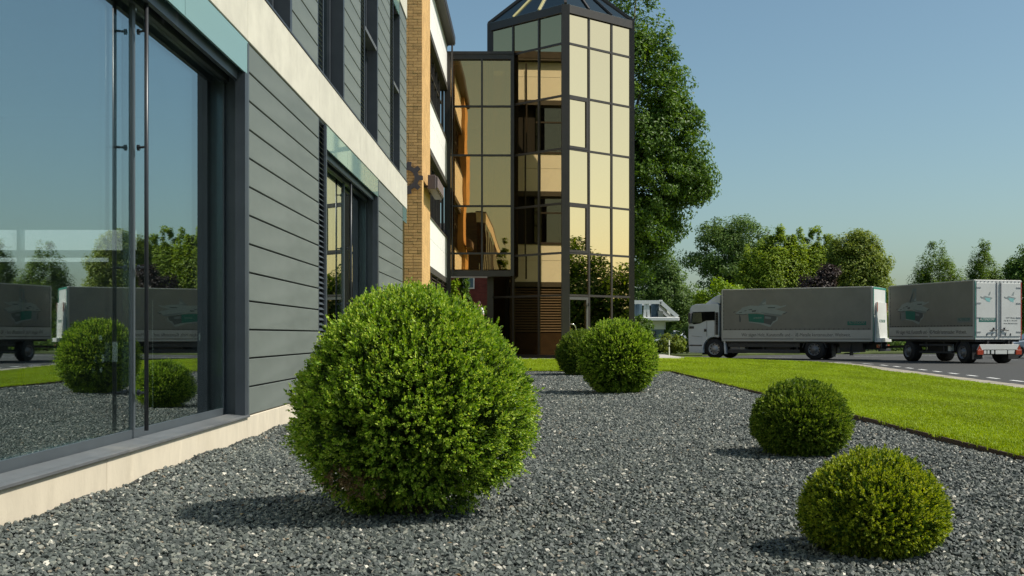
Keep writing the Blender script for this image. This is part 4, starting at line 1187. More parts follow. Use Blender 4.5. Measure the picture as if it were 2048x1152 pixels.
for s in (-1, 1):
    MB().box(ux(1.6), ux(4.0), s * 1.15 - .02, s * 1.15 + .02, .72, .80).box(ux(1.6), ux(4.0), s * 1.15 - .02, s * 1.15 + .02, .40, .48).box(ux(2.2), ux(2.26), s * 1.13 - .02, s * 1.13, .4, .95).box(ux(3.5), ux(3.56), s * 1.13 - .02, s * 1.13, .4, .95).build('side_guard', M_skirt, trailer)
    wheel(trailer, ux(4.86), s * 1.18, .465, .5, s, M_rimdark, 8)
    wheel(trailer, ux(.84), s * 1.18, .465, .5, s, M_rimdark, 8)
    mudguard(trailer, ux(.84), .465, .53, s * .68, s * 1.19, M_chassis)
    MB().box(ux(.15), ux(.18), s * .95 - .27, s * .95 + .27, .18, .8).build('mud_flap', M_chassis, trailer)
MB().box(ux(1.75), ux(1.95), .95, 1.12, .5, .8).build('tool_box', M_vwhite, trailer)
MB().box(ux(2.2), ux(3.9), -.8, .8, .42, .85).build('spare_carrier', M_chassis, trailer)
# rear light board
bb = MB().prism([(x - .10, 1.16, .58), (x - .10, -1.16, .58), (x - .10, -1.02, .80), (x - .10, 1.02, .80)], (.04, 0, 0)).build('rear_board', M_vwhite, trailer, bevel=.005)
MB().box(x - .05, x + .3, -.6, -.5, .5, .95).box(x - .05, x + .3, .5, .6, .5, .95).build('board_bracket', M_chassis, trailer)
for s in (-1, 1):
    a, b = sorted((s * .86, s * 1.16))
    MB().box(x - .13, x - .06, a, b, .37, .57).build('tail_light', M_red, trailer, bevel=.008)
    MB().prism([(x - .115, s * 1.04 + .11, .585), (x - .115, s * 1.04 - .11, .585), (x - .115, s * 1.04, .77)], (.012, 0, 0)).build('reflector', M_red, trailer)
MB().box(x - .10, x - .06, -.4, .20, .40, .56).build('number_plate', M_vwhite, trailer)
for y0_, y1_ in ((.26, .42), (.5, .62), (.66, .8), (-.82, -.46)):
    MB().box(x - .09, x - .05, y0_, y1_, .40, .565).build('board_lamp', M_vwhite, trailer, bevel=.01)
# drawbar
hx = ux(LL)
cpl = Vector((truck.matrix_basis @ Vector((tx(0) - .3, 0, .62))))
inv = Matrix.Rotation(-math.atan2(fd.y, fd.x), 4, 'Z')
lc = inv @ (cpl - trailer.location); lc.y *= LW / 2.25
MB().bar((ux(5.2), .45, .7), tuple(lc), .09, .1).bar((ux(5.2), -.45, .7), tuple(lc), .09, .1).build('drawbar', M_chassis, trailer)

# ---------------------------------------------------------------- cars
def car(loc, rz, col, label, cat='car', name='parked_car', group=None):
    c = empty(name, loc, label, cat, group, rz=rz, local=True)
    mp_ = mat('car_paint_' + label[:6].replace(' ', '_'), col, 0.25, 0.03, coat=0.8)
    L, W = 4.2, 1.7
    def arch(xc):
        return [(xc + .36 * math.cos(a), .31 + .36 * math.sin(a)) for a in np.linspace(0, math.pi, 9)]
    low = [(-2.08, .35), (-2.1, .72), (-2.0, .92), (-1.6, .98), (1.05, .92), (1.75, .80), (2.05, .62), (2.1, .35)] + [(1.95, .25)] + arch(1.33) + [(.8, .22), (-.8, .22)] + arch(-1.27) + [(-1.85, .28)]
    b = MB().prism([(p, -W / 2, q) for p, q in low], (0, W, 0)).build('body', mp_, c, bevel=.06, seg=2)
    up_ = [(-1.75, .97), (-1.35, 1.36), (-.9, 1.44), (.1, 1.43), (.45, 1.34), (1.08, .93)]
    MB().prism([(p, -W / 2 + .12, q) for p, q in up_], (0, W - .24, 0)).build('roof', mp_, c, bevel=.05, seg=2)
    for s in (-1, 1):
        MB().prism([(p, s * (W / 2 - .118), q) for p, q in [(-1.5, 1.02), (-1.2, 1.32), (-.2, 1.36), (-.2, .99)]], (0, s * .012, 0)).prism([(p, s * (W / 2 - .118), q) for p, q in [(-.12, .99), (-.12, 1.36), (.32, 1.30), (.85, .97)]], (0, s * .012, 0)).build('side_window', M_darkglass2, c)
        MB().prism([(2.0, s * .5, .60), (2.09, s * .5, .5), (1.95, s * .5, .72)], (0, s * .3, 0)).build('headlight', M_lampglass, c)
        MB().box(-2.11, -2.02, s * .55, s * .8, .6, .85).build('tail_light', M_red, c)
        MB().box(.55, .68, s * (W / 2), s * (W / 2 + .16), .95, 1.07).build('mirror', mp_, c, bevel=.02)
        for xc in (1.33, -1.27):
            wheel(c, xc, s * (W / 2 - .01), .31, .2, s, M_rim, 6)
    MB().prism([(.47, -.7, 1.33), (1.06, -.76, .95), (1.06, .76, .95), (.47, .7, 1.33)], (.01, 0, .014)).build('windscreen', M_darkglass2, c)
    MB().prism([(-1.37, -.68, 1.33), (-1.72, -.74, 1.0), (-1.72, .74, 1.0), (-1.37, .68, 1.33)], (-.012, 0, .012)).build('rear_window', M_darkglass2, c)
    return c
M_darkglass2 = mat('car_window', (0.03, 0.035, 0.04), 0.1, 0.05, spec=0.7)
M_lampglass = mat('headlamp', (0.6, 0.6, 0.6), 0.15, 0.05, metal=0.5)
car((26.55, 59.4, ROAD_Z), R(172), (0.42, 0.48, 0.55), 'silver blue car on the road just behind the trailer')
car((10.9, 80.5, -.18), R(215), (0.60, 0.64, 0.68), 'pale silver car parked beside the white gatehouse')

# ================================================================== GATEHOUSE WITH WHITE ROOF FRAME
gh = empty('gatehouse', (6.6, 86, -.18), 'small gatehouse with blue grey walls under a white open roof frame', 'gatehouse')
M_bluewall = mat('blue_grey_wall', (0.15, 0.20, 0.25), .6, .08)
MB().box(4.5, 10.15, 84.6, 89, -.2, 1.75).build('wall', M_bluewall, gh)
MB().box(4.5, 10.17, 84.55, 84.597, 1.35, 1.95).box(10.152, 10.25, 84.55, 89, 1.35, 1.95).build('parapet', M_inwhite, gh)
w_ = MB().box(8.45, 9.55, 84.52, 84.598, .12, 1.22).build('window', M_trim, gh)
MB().box(8.53, 9.47, 84.50, 84.518, .2, 1.14).build('pane', M_darkglass, w_)
MB().box(8.4, 9.6, 84.44, 84.518, .04, .11).build('sill', M_inwhite, w_)
MB().box(6.6, 7.5, 84.55, 84.598, -.2, 1.2).build('door', M_trim2, gh)
MB().box(4.0, 11.15, 83.6, 89.8, 1.97, 2.23).build('eave', M_inwhite, gh, bevel=.03)
for pts_ in (([(4.0, 3.33), (9.85, 3.33)]), ([(9.80, 3.36), (11.05, 2.25)])):
    MB().bar((pts_[0][0], 83.8, pts_[0][1]), (pts_[1][0], 83.8, pts_[1][1]), .26, .26, (0, 0, 1)).build('roof_beam', M_inwhite, gh)
    MB().bar((pts_[0][0], 87.8, pts_[0][1]), (pts_[1][0], 87.8, pts_[1][1]), .26, .26, (0, 0, 1)).build('roof_beam', M_inwhite, gh)
for xx in (9.85,):
    MB().bar((xx, 83.9, 3.37), (xx, 87.7, 3.37), .22, .24).build('roof_beam', M_inwhite, gh)
MB().prism([(10.0, 83.95, 3.2), (11.0, 83.95, 2.28), (11.0, 87.6, 2.28), (10.0, 87.6, 3.2)], (0, 0, .05)).build('roof_pane', M_roofglass, gh)
for xx, lean in ((8.65, -.06), (8.95, .10)):
    MB().bar((xx, 83.8, 2.25), (xx - lean, 83.8, 3.3), .2, .16, (0, 1, 0)).build('roof_post', M_inwhite, gh)
for xx in (8.3, 9.55):
    MB().lathe([(.3, 0), (.3, 1.0), (.0, 1.0)], (xx, 85.2, 2.25), 'z', 14).build('vent_pipe', mat('vent_blue', (0.05, 0.09, 0.12), .5, .1), gh)
MB().box(9.75, 10.1, 84.6, 85.1, 2.25, 2.7).build('roof_unit', M_conc, gh)

# white marker post on the far edge of the lawn, stone slab, litter
po = empty('marker_post', (6.62, 53.2, -.2), 'thin white marker post at the far edge of the lawn by the gatehouse', 'post')
MB().tube([(6.62, 53.2, -.22), (6.62, 53.2, .64)], .026, 8).tube([(6.62, 53.2, .66), (6.62, 53.2, .69)], .02, 8).build('post', M_inwhite, po)
MB().tube([(6.62, 53.2, .38), (6.62, 53.2, .46)], .028, 8).build('band', M_trim2, po)
sb = MB().prism([(5.35, 47.4, -.03), (6.05, 47.3, -.03), (6.2, 48.6, -.03), (5.5, 48.7, -.03)], (0, 0, .07)).build('stone_slab', M_paving, loc=(5.8, 48, 0), bevel=.01)
prop(sb, 'pale stone slab lying in the lawn right of the tower foot', 'slab')
M_bag = mat('white_plastic', (0.75, 0.75, 0.74), .5, .05)
bagm = MB()
rb = random.Random(9)
ring = []
for j, (r_, z_) in enumerate(((.25, 0), (.42, .12), (.40, .28), (.25, .42), (.08, .5), (.12, .58))):
    ring.append((r_, z_))
bagm.lathe(ring, (18.9, 63.6, -.18), 'z', 14)
for i, v in enumerate(bagm.v):
    bagm.v[i] = (v[0] + rb.uniform(-.06, .06), v[1] + rb.uniform(-.06, .06), v[2] + rb.uniform(-.03, .03))
bg_ = bagm.build('rubbish_bag', M_bag, loc=(18.9, 65.2, -.18), smooth=True); bg_.location = (20.6, 73.6, -.18)
prop(bg_, 'crumpled white rubbish bag on the verge between lorry and trailer', 'bag')

# ================================================================== RED BRICK HOUSE AND HEDGES BEHIND THE PASSAGE
rh = empty('red_brick_house', (-3, 64, 0), 'dark red brick house with a small window behind the passage', 'house')
MB().box(-9, .2, 62, 70, -.3, 5.2).build('wall', M_redbrick, rh)
MB().prism([(-9.3, 61.6, 5.2), (.5, 61.6, 5.2), (.5, 66, 7.2), (-9.3, 66, 7.2)], (0, 0, .15)).build('roof', M_roofdark, rh)
MB().prism([(-9.3, 70.4, 5.2), (.5, 70.4, 5.2), (.5, 66, 7.2), (-9.3, 66, 7.2)], (0, 0, .15)).build('roof', M_roofdark, rh)
w_ = MB().box(-3.42, -2.78, 61.93, 61.998, 3.42, 4.05).build('window', M_inwhite, rh)
MB().box(-3.36, -2.84, 61.90, 61.928, 3.48, 3.99).build('pane', mat('house_pane', (0.10, 0.17, 0.22), .2, .1), w_)
# ================================================================== BOX BALLS
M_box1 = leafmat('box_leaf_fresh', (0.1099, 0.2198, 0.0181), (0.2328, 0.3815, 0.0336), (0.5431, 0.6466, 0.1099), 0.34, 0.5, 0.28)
M_box2 = leafmat('box_leaf_shaded', (0.035, 0.075, 0.009), (0.06, 0.115, 0.013), (0.11, 0.17, 0.024), 0.3, 0.5, 0.28)  # inner leaves: shade inside the balls put into a darker colour
M_boxm = leafmat('box_leaf_mid', (0.072, 0.144, 0.0132), (0.156, 0.24, 0.0228), (0.336, 0.408, 0.066), .32, .5, .28)
M_boxy = leafmat('box_leaf_yellowish', (0.132, 0.198, 0.0154), (0.275, 0.352, 0.0242), (0.506, 0.539, 0.077), 0.34, 0.5, 0.28)
M_twig = mat('twig_bark', (0.075, 0.05, 0.03), .9, .25, 20)
M_drytwig = leafmat('dry_leaf', (0.075, 0.048, 0.016), (0.13, 0.08, 0.026), (0.19, 0.125, 0.05), .1)

def frames(dirs, r):
    """per-row orthonormal frames with z along dirs and random spin"""
    z = dirs / np.linalg.norm(dirs, axis=1)[:, None]
    a = np.where(np.abs(z[:, 2:3]) < .9, np.array([[0, 0, 1.]]), np.array([[1., 0, 0]]))
    x = np.cross(a, z); x /= np.linalg.norm(x, axis=1)[:, None]
    y = np.cross(z, x)
    t = r.uniform(0, 2 * np.pi, len(z))[:, None]
    return np.stack([x * np.cos(t) + y * np.sin(t), -x * np.sin(t) + y * np.cos(t), z], axis=1)   # rows = axes

def sprig(leaf, r, pairs=4, length=2.6, spread=.75):
    """one shoot along +z: opposite leaf pairs, turned 90 degrees each, and a tip; each leaf a folded rhomb"""
    V, F = [], []
    for k in range(pairs + 1):
        h = leaf * length * (k / pairs) ** .9
        tilt = spread * (1 - .55 * k / pairs) + r.uniform(-.1, .1)
        for s in range(2):
            a = (k % 2) * np.pi / 2 + s * np.pi + r.uniform(-.25, .25)
            d = np.array([np.cos(a) * np.sin(tilt), np.sin(a) * np.sin(tilt), np.cos(tilt)])
            sd = np.array([-np.sin(a), np.cos(a), 0])
            up = np.cross(sd, d)
            L = leaf * r.uniform(.8, 1.15) * (1 - .35 * k / pairs if k == pairs else 1); W = L * .27
            b = np.array([0, 0, h])
            i = len(V)
            V += [b, b + d * L * .5 + sd * W + up * W * .3, b + d * L - up * L * .10, b + d * L * .5 - sd * W + up * W * .3]
            F += [(i, i + 1, i + 2), (i, i + 2, i + 3)]
    return np.array(V), np.array(F)

def merge(protos, pos, fr, scl, r):
    V, F, off = [], [], 0
    which = r.integers(0, len(protos), len(pos))
    for w, (pv, pf) in enumerate(protos):
        idx = np.where(which == w)[0]
        if not len(idx): continue
        v = np.einsum('vk,nkj->nvj', pv, fr[idx]) * scl[idx][:, None, None] + pos[idx][:, None, :]
        n = len(pv)
        f = pf[None] + (np.arange(len(idx)) * n)[:, None, None] + off
        V.append(v.reshape(-1, 3)); F.append(f.reshape(-1, 3)); off += len(idx) * n
    return np.concatenate(V), np.concatenate(F)

def lump(d, seed, amp):
    """cheap smooth noise on directions"""
    r = np.random.default_rng(seed)
    s = np.zeros(len(d))
    for k in range(9):
        w = r.normal(size=3) * (2.0 + k * 1.1); s += np.sin(d @ w + r.uniform(0, 6.28)) / (1 + .35 * k)
    return amp * s / 2.2

def lump_hi(d, seed, amp):
    r = np.random.default_rng(seed)
    s = np.zeros(len(d))
    for k in range(14):
        w = r.normal(size=3); w *= r.uniform(11, 22) / np.linalg.norm(w); s += np.sin(d @ w + r.uniform(0, 6.28))
    return amp * s / 2.6

def ball(name, loc, rad, height, leaf, n, label, m_out, m_in, seed, cz=.47, foot=.55, gaps=0.0, stray=10, group='clipped box balls in the slate bed', lumps=.035, egg=.02):
    r = np.random.default_rng(seed)
    root = empty(name, loc, label, 'shrub', group)
    c = np.array([0, 0, height * cz])
    protos = [sprig(leaf, r, pairs=int(r.integers(3, 5)), length=r.uniform(1.8, 2.8), spread=r.uniform(.6, .9)) for _ in range(7)]
    def shell(m, k, jitter):
        d = r.normal(size=(m * 2, 3)); d /= np.linalg.norm(d, axis=1)[:, None]
        rz = np.where(d[:, 2] > 0, height - c[2], c[2] * 1.12)
        lo = np.clip(-d[:, 2], 0, 1)
        rr_ = rad * (1 - (1 - foot) * np.clip((lo - .25) / .75, 0, 1) ** 1.5 * .6)
        rr_ = rr_ * (1 - egg * np.sin(2 * np.arcsin(np.clip(d[:, 2], 0, 1))))
        q = 1 + lump(d, seed, lumps) - np.maximum(0, lump_hi(d, seed + 9, .052)) * (1 + gaps * 1.3 * np.clip(.25 - d[:, 2], 0, 1))
        p = np.c_[d[:, 0] * rr_, d[:, 1] * rr_, d[:, 2] * rz] * (q * (k + r.normal(size=len(d)) * jitter))[:, None] + c
        ok = p[:, 2] > .015
        if gaps:
            ok &= ~((d[:, 2] < -.05) & (r.uniform(size=len(d)) < .35 * gaps))
            ok &= ~((p[:, 2] < .10 + .07 * lump(d, seed + 70, 1)) & (r.uniform(size=len(d)) < .75))
            ok &= ~((lump(d, seed + 50, 1) > 1.0 - gaps) & (d[:, 2] < .1) & (r.uniform(size=len(d)) < .8))
        p, d = p[ok][:m], d[ok][:m]
        nrm = np.c_[d[:, 0] / rad, d[:, 1] / rad, d[:, 2] / height * 2]; nrm /= np.linalg.norm(nrm, axis=1)[:, None]
        out = nrm + np.array([0, 0, .35]) + r.normal(size=nrm.shape) * .38
        return p, out
    p, o = shell(n, .955, .022)
    V, F = merge(protos, p, frames(o, r), r.uniform(.75, 1.25, len(p)), r)
    link('foliage', np_mesh('foliage', V, F, m_out), root)['kind'] = 'stuff'
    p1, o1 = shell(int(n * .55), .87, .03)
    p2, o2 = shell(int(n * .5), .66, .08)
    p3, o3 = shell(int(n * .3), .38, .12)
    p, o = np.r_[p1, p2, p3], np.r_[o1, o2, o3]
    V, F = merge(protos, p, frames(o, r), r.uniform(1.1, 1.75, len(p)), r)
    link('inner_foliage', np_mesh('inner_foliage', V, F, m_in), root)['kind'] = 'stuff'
    # strays: longer shoots sticking out of the clipped surface
    if stray:
        p, o = shell(stray, 1.02, .02)
        V, F = merge([sprig(leaf, r, 6, 4.5, .6)], p - o * leaf, frames(o, r), r.uniform(.8, 1.2, len(p)), r)
        link('stray_shoots', np_mesh('stray_shoots', V, F, m_out), root)['kind'] = 'stuff'
    tw = MB()
    for k in range(16):
        a = r.uniform(0, 6.28); e = r.uniform(.1, 1.2)
        t = np.array([math.cos(a) * math.cos(e) * rad * .8, math.sin(a) * math.cos(e) * rad * .8, c[2] + math.sin(e) * (height - c[2]) * .75])
        b = np.array([math.cos(a) * .05, math.sin(a) * .05, -.02]); m_ = b * .5 + t * .4 + np.array([0, 0, -.03])
        tw.tube([Vector(b + np.array(loc)), Vector(m_ + np.array(loc)), Vector(t + np.array(loc))], [.014, .009, .003], 5)
    tw.build('stems', M_twig, root)
    return root

ball('box_ball', (-.575, 5.86, 0), .605, 1.145, .0195, 8600, 'largest clipped box ball, in the foreground beside the grey cladding', M_box1, M_box2, 21, .45, .62, gaps=.85, stray=40, lumps=.03, egg=.075)
ball('box_ball', (1.45, 4.80, 0), .290, .405, .0128, 5000, 'low yellowish box dome at the bottom right, nearest the camera', M_boxy, M_box2, 22, .36, .9, stray=14, lumps=.025)
ball('box_ball', (2.09, 8.74, 0), .362, .54, .0160, 4400, 'dark green box ball close to the rusty lawn edging', M_boxm, M_box2, 23, .42, .85, stray=12, lumps=.025)
ball('box_ball', (1.44, 17.95, 0), .605, 1.12, .027, 4600, 'tall box ball in front of the tower door', M_box1, M_box2, 24, .50, .75, stray=20)
ball('box_ball', (1.24, 26.1, 0), .52, .98, .03, 2400, 'dark box ball half hidden behind the tall one, near the tower corner post', M_boxm, M_box2, 25, .46, .85, stray=8)
ball('box_ball', (-.66, 14.6, 0), .36, .56, .0175, 2600, 'small box ball hidden by the largest one, seen mirrored in the showroom glass', M_box1, M_box2, 26, .42, .85, stray=8)
# dead patch low on the left of the big ball
r = np.random.default_rng(77)
pp = np.c_[r.normal(-.82, .06, 46), r.normal(5.46, .05, 46), r.normal(.22, .03, 46)]
V, F = merge([sprig(.018, r, 4, 2.4, .9)], pp - np.array([-.575, 5.92, 0]), frames(r.normal(size=(46, 3)) + np.array([0, -.8, 0]), r), r.uniform(.8, 1.3, 46), r)
link('dry_twigs', np_mesh('dry_twigs', V, F, M_drytwig), bpy.data.objects['box_ball'])['kind'] = 'stuff'

# ================================================================== TREES
LM_dark = leafmat('leaf_deep', (0.05, 0.105, 0.014), (0.085, 0.165, 0.02), (0.155, 0.25, 0.03), 0.38, .45, .3)
LM_mid = leafmat('leaf_mid', (0.07, 0.125, 0.03), (0.11, 0.185, 0.042), (0.18, 0.265, 0.065), 0.42, .5, .25)
LM_yel = leafmat('leaf_yellow_green', (0.1298, 0.1947, 0.0212), (0.2183, 0.3186, 0.033), (0.354, 0.4366, 0.059), 0.42, .5, .25)
LM_olive = leafmat('leaf_olive', (0.115, 0.1667, 0.0253), (0.1898, 0.253, 0.0414), (0.299, 0.345, 0.0633), 0.42, .5, .25)
LM_bright = leafmat('leaf_bright', (0.12, 0.21, 0.012), (0.19, 0.3, 0.018), (0.29, 0.4, 0.03), 0.42, .5, .25)
LM_purple = leafmat('leaf_purple', (0.028, 0.02, 0.021), (0.05, 0.036, 0.034), (0.085, 0.065, 0.05), 0.3, .5, .25)
LM_con = leafmat('leaf_conifer', (0.066, 0.121, 0.0132), (0.11, 0.187, 0.0198), (0.198, 0.286, 0.033), 0.35, .5, .25)
M_bark = mat('tree_bark', (0.10, 0.08, 0.06), .95, .3, 8, .6, 30, stretch=(1, 1, .3))

LEAF = (np.array([(0, 0, 0), (.28, .5, .06), (0, 1, -.08), (-.28, .5, .06)], float), np.array([(0, 1, 2), (0, 2, 3)]))

def leaves_from_clumps(cen, rad, nper, size, r, center, up=.45, flat=1.0):
    N = len(cen) * nper
    ci = np.repeat(np.arange(len(cen)), nper)
    d = r.normal(size=(N, 3)); d /= np.linalg.norm(d, axis=1)[:, None]
    u = r.uniform(.35, 1, N) ** .5
    p = cen[ci] + d * (rad[ci] * u)[:, None] * np.array([1, 1, flat])
    out = (cen[ci] - center); out /= np.linalg.norm(out, axis=1)[:, None] + 1e-6
    o = d * .7 + out * .5 + np.array([0, 0, up]) + r.normal(size=(N, 3)) * .5
    return merge([LEAF], p, frames(o, r), size * r.uniform(.6, 1.35, N), r)

def tree(name, loc, label, lobes, size, nclump, nper, lm, seed, trunk_r=.25, trunk_top=None, group='trees beyond the road', crad=.7, hollow=.45, up=.45, cat='tree', limb=7, flat=.8):
    r = np.random.default_rng(seed)
    root = empty(name, loc, label, cat, group)
    L = np.array(lobes, float); w = (L[:, 3] * L[:, 4] * L[:, 5]) ** .55; w /= w.sum()
    li = r.choice(len(L), nclump, p=w)
    d = r.normal(size=(nclump, 3)); d /= np.linalg.norm(d, axis=1)[:, None]
    k = hollow + (1 - hollow) * r.uniform(0, 1, nclump) ** .55
    cen = L[li, :3] + d * L[li, 3:6] * k[:, None] * .93
    cen[:, 2] = np.maximum(cen[:, 2], .2)
    rad = crad * r.uniform(.55, 1.25, nclump) * np.clip(np.minimum(L[li, 3], L[li, 4]) / 1.1, .4, 1)
    center = (L[:, :3] * w[:, None]).sum(0)
    V, F = leaves_from_clumps(cen, rad, nper, size, r, center, up, flat)
    link('crown', np_mesh('crown', V, F, lm), root)['kind'] = 'stuff'
    t = MB(); base = np.array(loc)
    top = trunk_top if trunk_top else center[2]
    t.tube([Vector(base + np.array([0, 0, -.3])), Vector(base + np.array([.05, .0, top * .35])), Vector(base + np.array([-.06, 0, top * .7])), Vector(base + np.array([center[0] * .5, center[1] * .5, top]))], [trunk_r * 1.25, trunk_r * .9, trunk_r * .7, trunk_r * .35], 9)
    ends = cen[r.choice(nclump, min(limb, nclump), replace=False)]
    for e in ends:
        s0 = np.array([0, 0, min(top * .9, max(.5, e[2] * r.uniform(.45, .7)))])
        m_ = s0 * .45 + e * .55 + np.array([0, 0, -.15 * np.linalg.norm(e - s0)]) * .4
        t.tube([Vector(base + s0), Vector(base + m_), Vector(base + e)], [trunk_r * .4, trunk_r * .25, trunk_r * .08], 6)
    t.build('trunk', M_bark, root, smooth=True)
    return root

def cone_lobes(h, rb, z0=.3, n=9, lean=0):
    return [(0, 0, z0 + (h - z0) * (i + .5) / n, rb * (1.0 - ((i + .5) / n) ** 1.6) + .12 * rb, rb * (1.0 - ((i + .5) / n) ** 1.6) + .12 * rb, (h - z0) / n * .9) for i in range(n)]

G = -.3
tree('tall_tree', (5.0, 62, G), 'tall dense dark green tree rising behind the glass tower',
     [(1.2, 0, 9.2, 3.3, 3.2, 4.6), (2.5, 0, 10.4, 2.7, 2.6, 3.6), (.8, 0, 13.5, 3.1, 3.0, 4.2), (1.8, 0, 15.0, 2.1, 2.2, 3.2), (.1, 0, 18.3, 2.0, 2.0, 3.4), (1.6, 0, 7.1, 2.3, 2.2, 1.9), (-1.2, 0, 10, 2.6, 2.6, 5), (3.5, -.3, 9.6, 1.6, 1.6, 1.6), (2.8, 0, 12.8, 1.8, 1.7, 1.8), (.8, 0, 5.4, 1.3, 1.4, 1.5)],
     .18, 900, 115, LM_dark, 31, .32, 12, None, .62)
bpy.data.objects['tall_tree'].pop('group', None) if 'group' in bpy.data.objects['tall_tree'] else None
tree('ash_tree', (12.0, 95, G), 'light green feathery tree behind the white gatehouse roof', [(-.4, 0, 4.4, 2.1, 2.2, 3.2), (.5, 0, 3.4, 2.4, 2.2, 2.6), (-.6, 0, 6.6, 1.2, 1.3, 1.9), (1.0, 0, 2.2, 1.8, 2, 1.8), (-2.4, 0, 5, 1.6, 1.6, 3.0)], .19, 520, 80, LM_mid, 32, .2, None, crad=.6)
tree('round_tree', (19.0, 106, G), 'loose blue green tree with sky showing through, left of the yellow trees', [(0, 0, 8.6, 3.4, 3.2, 3.0), (1.2, 0, 9.8, 2.6, 2.4, 2.6), (-1.4, 0, 10.3, 1.9, 2, 1.6), (-2.9, 0, 8.1, 2.0, 1.8, .9), (1.5, 0, 7, 3, 3, 2), (-1.8, 0, 6.4, 1.6, 1.6, 1.2)], .22, 340, 85, LM_mid, 33, .28, 9, crad=.72, hollow=.35, limb=14)
tree('maple_tree', (17.9, 85, G), 'yellow green tree with upright pointed shoots above the lorry cab end', [(0, 0, 5.0, 2.3, 2.2, 2.8), (-1.2, 0, 4.2, 1.6, 1.6, 2.2), (1.3, 0, 5.4, 1.4, 1.4, 2.4), (.9, 0, 7.8, .45, .5, 1.6), (.2, .3, 7.3, .4, .5, 1.6), (-.6, 0, 7.2, .4, .5, 1.7), (1.7, 0, 7.2, .45, .5, 1.6), (-1.4, 0, 6.6, .45, .5, 1.4), (2.3, 0, 6.6, .6, .6, 1.6), (-2.0, 0, 5.6, .45, .5, 1.2), (.6, 0, 6.6, 1.5, 1.3, 1.5), (2.2, 0, 4.8, 1.3, 1.3, 2.2)], .17, 620, 95, LM_yel, 34, .2, up=1.0, crad=.58, flat=1.25)
tree('maple_tree', (21.3, 86, G), 'yellow green tree with tall spiky tips above the middle of the lorry', [(0, 0, 5.0, 2.2, 2.2, 2.8), (-1.6, 0, 5.4, 1.0, 1.1, 1.9), (-1.0, 0, 7.6, .42, .5, 1.9), (-.2, .3, 7.0, .45, .5, 1.7), (.3, 0, 7.8, .42, .5, 2.0), (1.2, 0, 7.3, .42, .5, 1.8), (1.8, 0, 6.8, .5, .5, 1.6), (-1.8, 0, 7.0, .4, .5, 1.5), (0, 0, 6.5, 1.7, 1.4, 1.4), (1.5, 0, 5.2, 1.3, 1.3, 2.2)], .17, 620, 95, LM_yel, 35, .2, up=1.0, crad=.55, flat=1.3)
tree('purple_tree', (20.0, 79, G), 'dark purple leaved tree wedged between the yellow green ones', [(0, 0, 4.3, 1.2, 1.0, 1.3), (.7, 0, 5.2, .8, .8, .9), (-.7, 0, 4.0, .8, .8, .8)], .2, 100, 70, LM_purple, 36, .14, crad=.5)
tree('lime_tree', (23.3, 81, G), 'broad olive green tree above the rear of the lorry', [(0, 0, 4.6, 2.4, 2.2, 3.4), (.9, 0, 3.6, 1.9, 1.9, 2.8), (-.8, 0, 6.8, 1.3, 1.2, 1.6), (.3, 0, 7.3, 1.2, 1.1, 1.5), (1.1, 0, 6.0, 1.3, 1.2, 1.6), (-1.4, 0, 4.2, 1.4, 1.4, 2.4)], .17, 700, 95, LM_olive, 37, .2, crad=.55, up=.6)
tree('hazel_bush', (11.6, 69, G), 'bright fresh green bush peeping over the lorry cab', [(0, 0, 3.4, 1.4, 1.2, 1.3), (-.8, 0, 2.9, .9, .9, 1.2), (.9, 0, 3.3, 1.0, 1, 1.0)], .17, 150, 50, LM_bright, 38, .1, crad=.4, cat='bush')
tree('cypress_tree', (30.7, 86, G), 'dense broad cone shaped conifer above the trailer', cone_lobes(7.9, 3.8, .2) + [(1.7, 0, 3.6, 1.2, 1.2, 1.8), (-1.0, 0, 5.4, .6, .6, 1.0)], .125, 900, 75, LM_con, 39, .2, crad=.36, up=.9, flat=1.5)
tree('cypress_tree', (34.6, 87, G), 'narrower cone shaped conifer above the trailer doors', cone_lobes(8.2, 2.7, .2) + [(.9, 0, 4.2, 1.0, 1.0, 2.0)], .125, 800, 75, LM_con, 40, .2, crad=.36, up=.9, flat=1.5)
tree('oak_tree', (33.2, 76, G), 'dark drooping tree cut by the right picture edge behind the trailer', [(0, 0, 4.2, 1.9, 1.9, 2.9), (.6, 0, 5.6, 1.6, 1.6, 1.9), (1.8, 0, 4.5, 2.0, 2, 3), (-.7, 0, 5.5, .9, .9, .8)], .17, 520, 80, LM_dark, 41, .2, crad=.55)

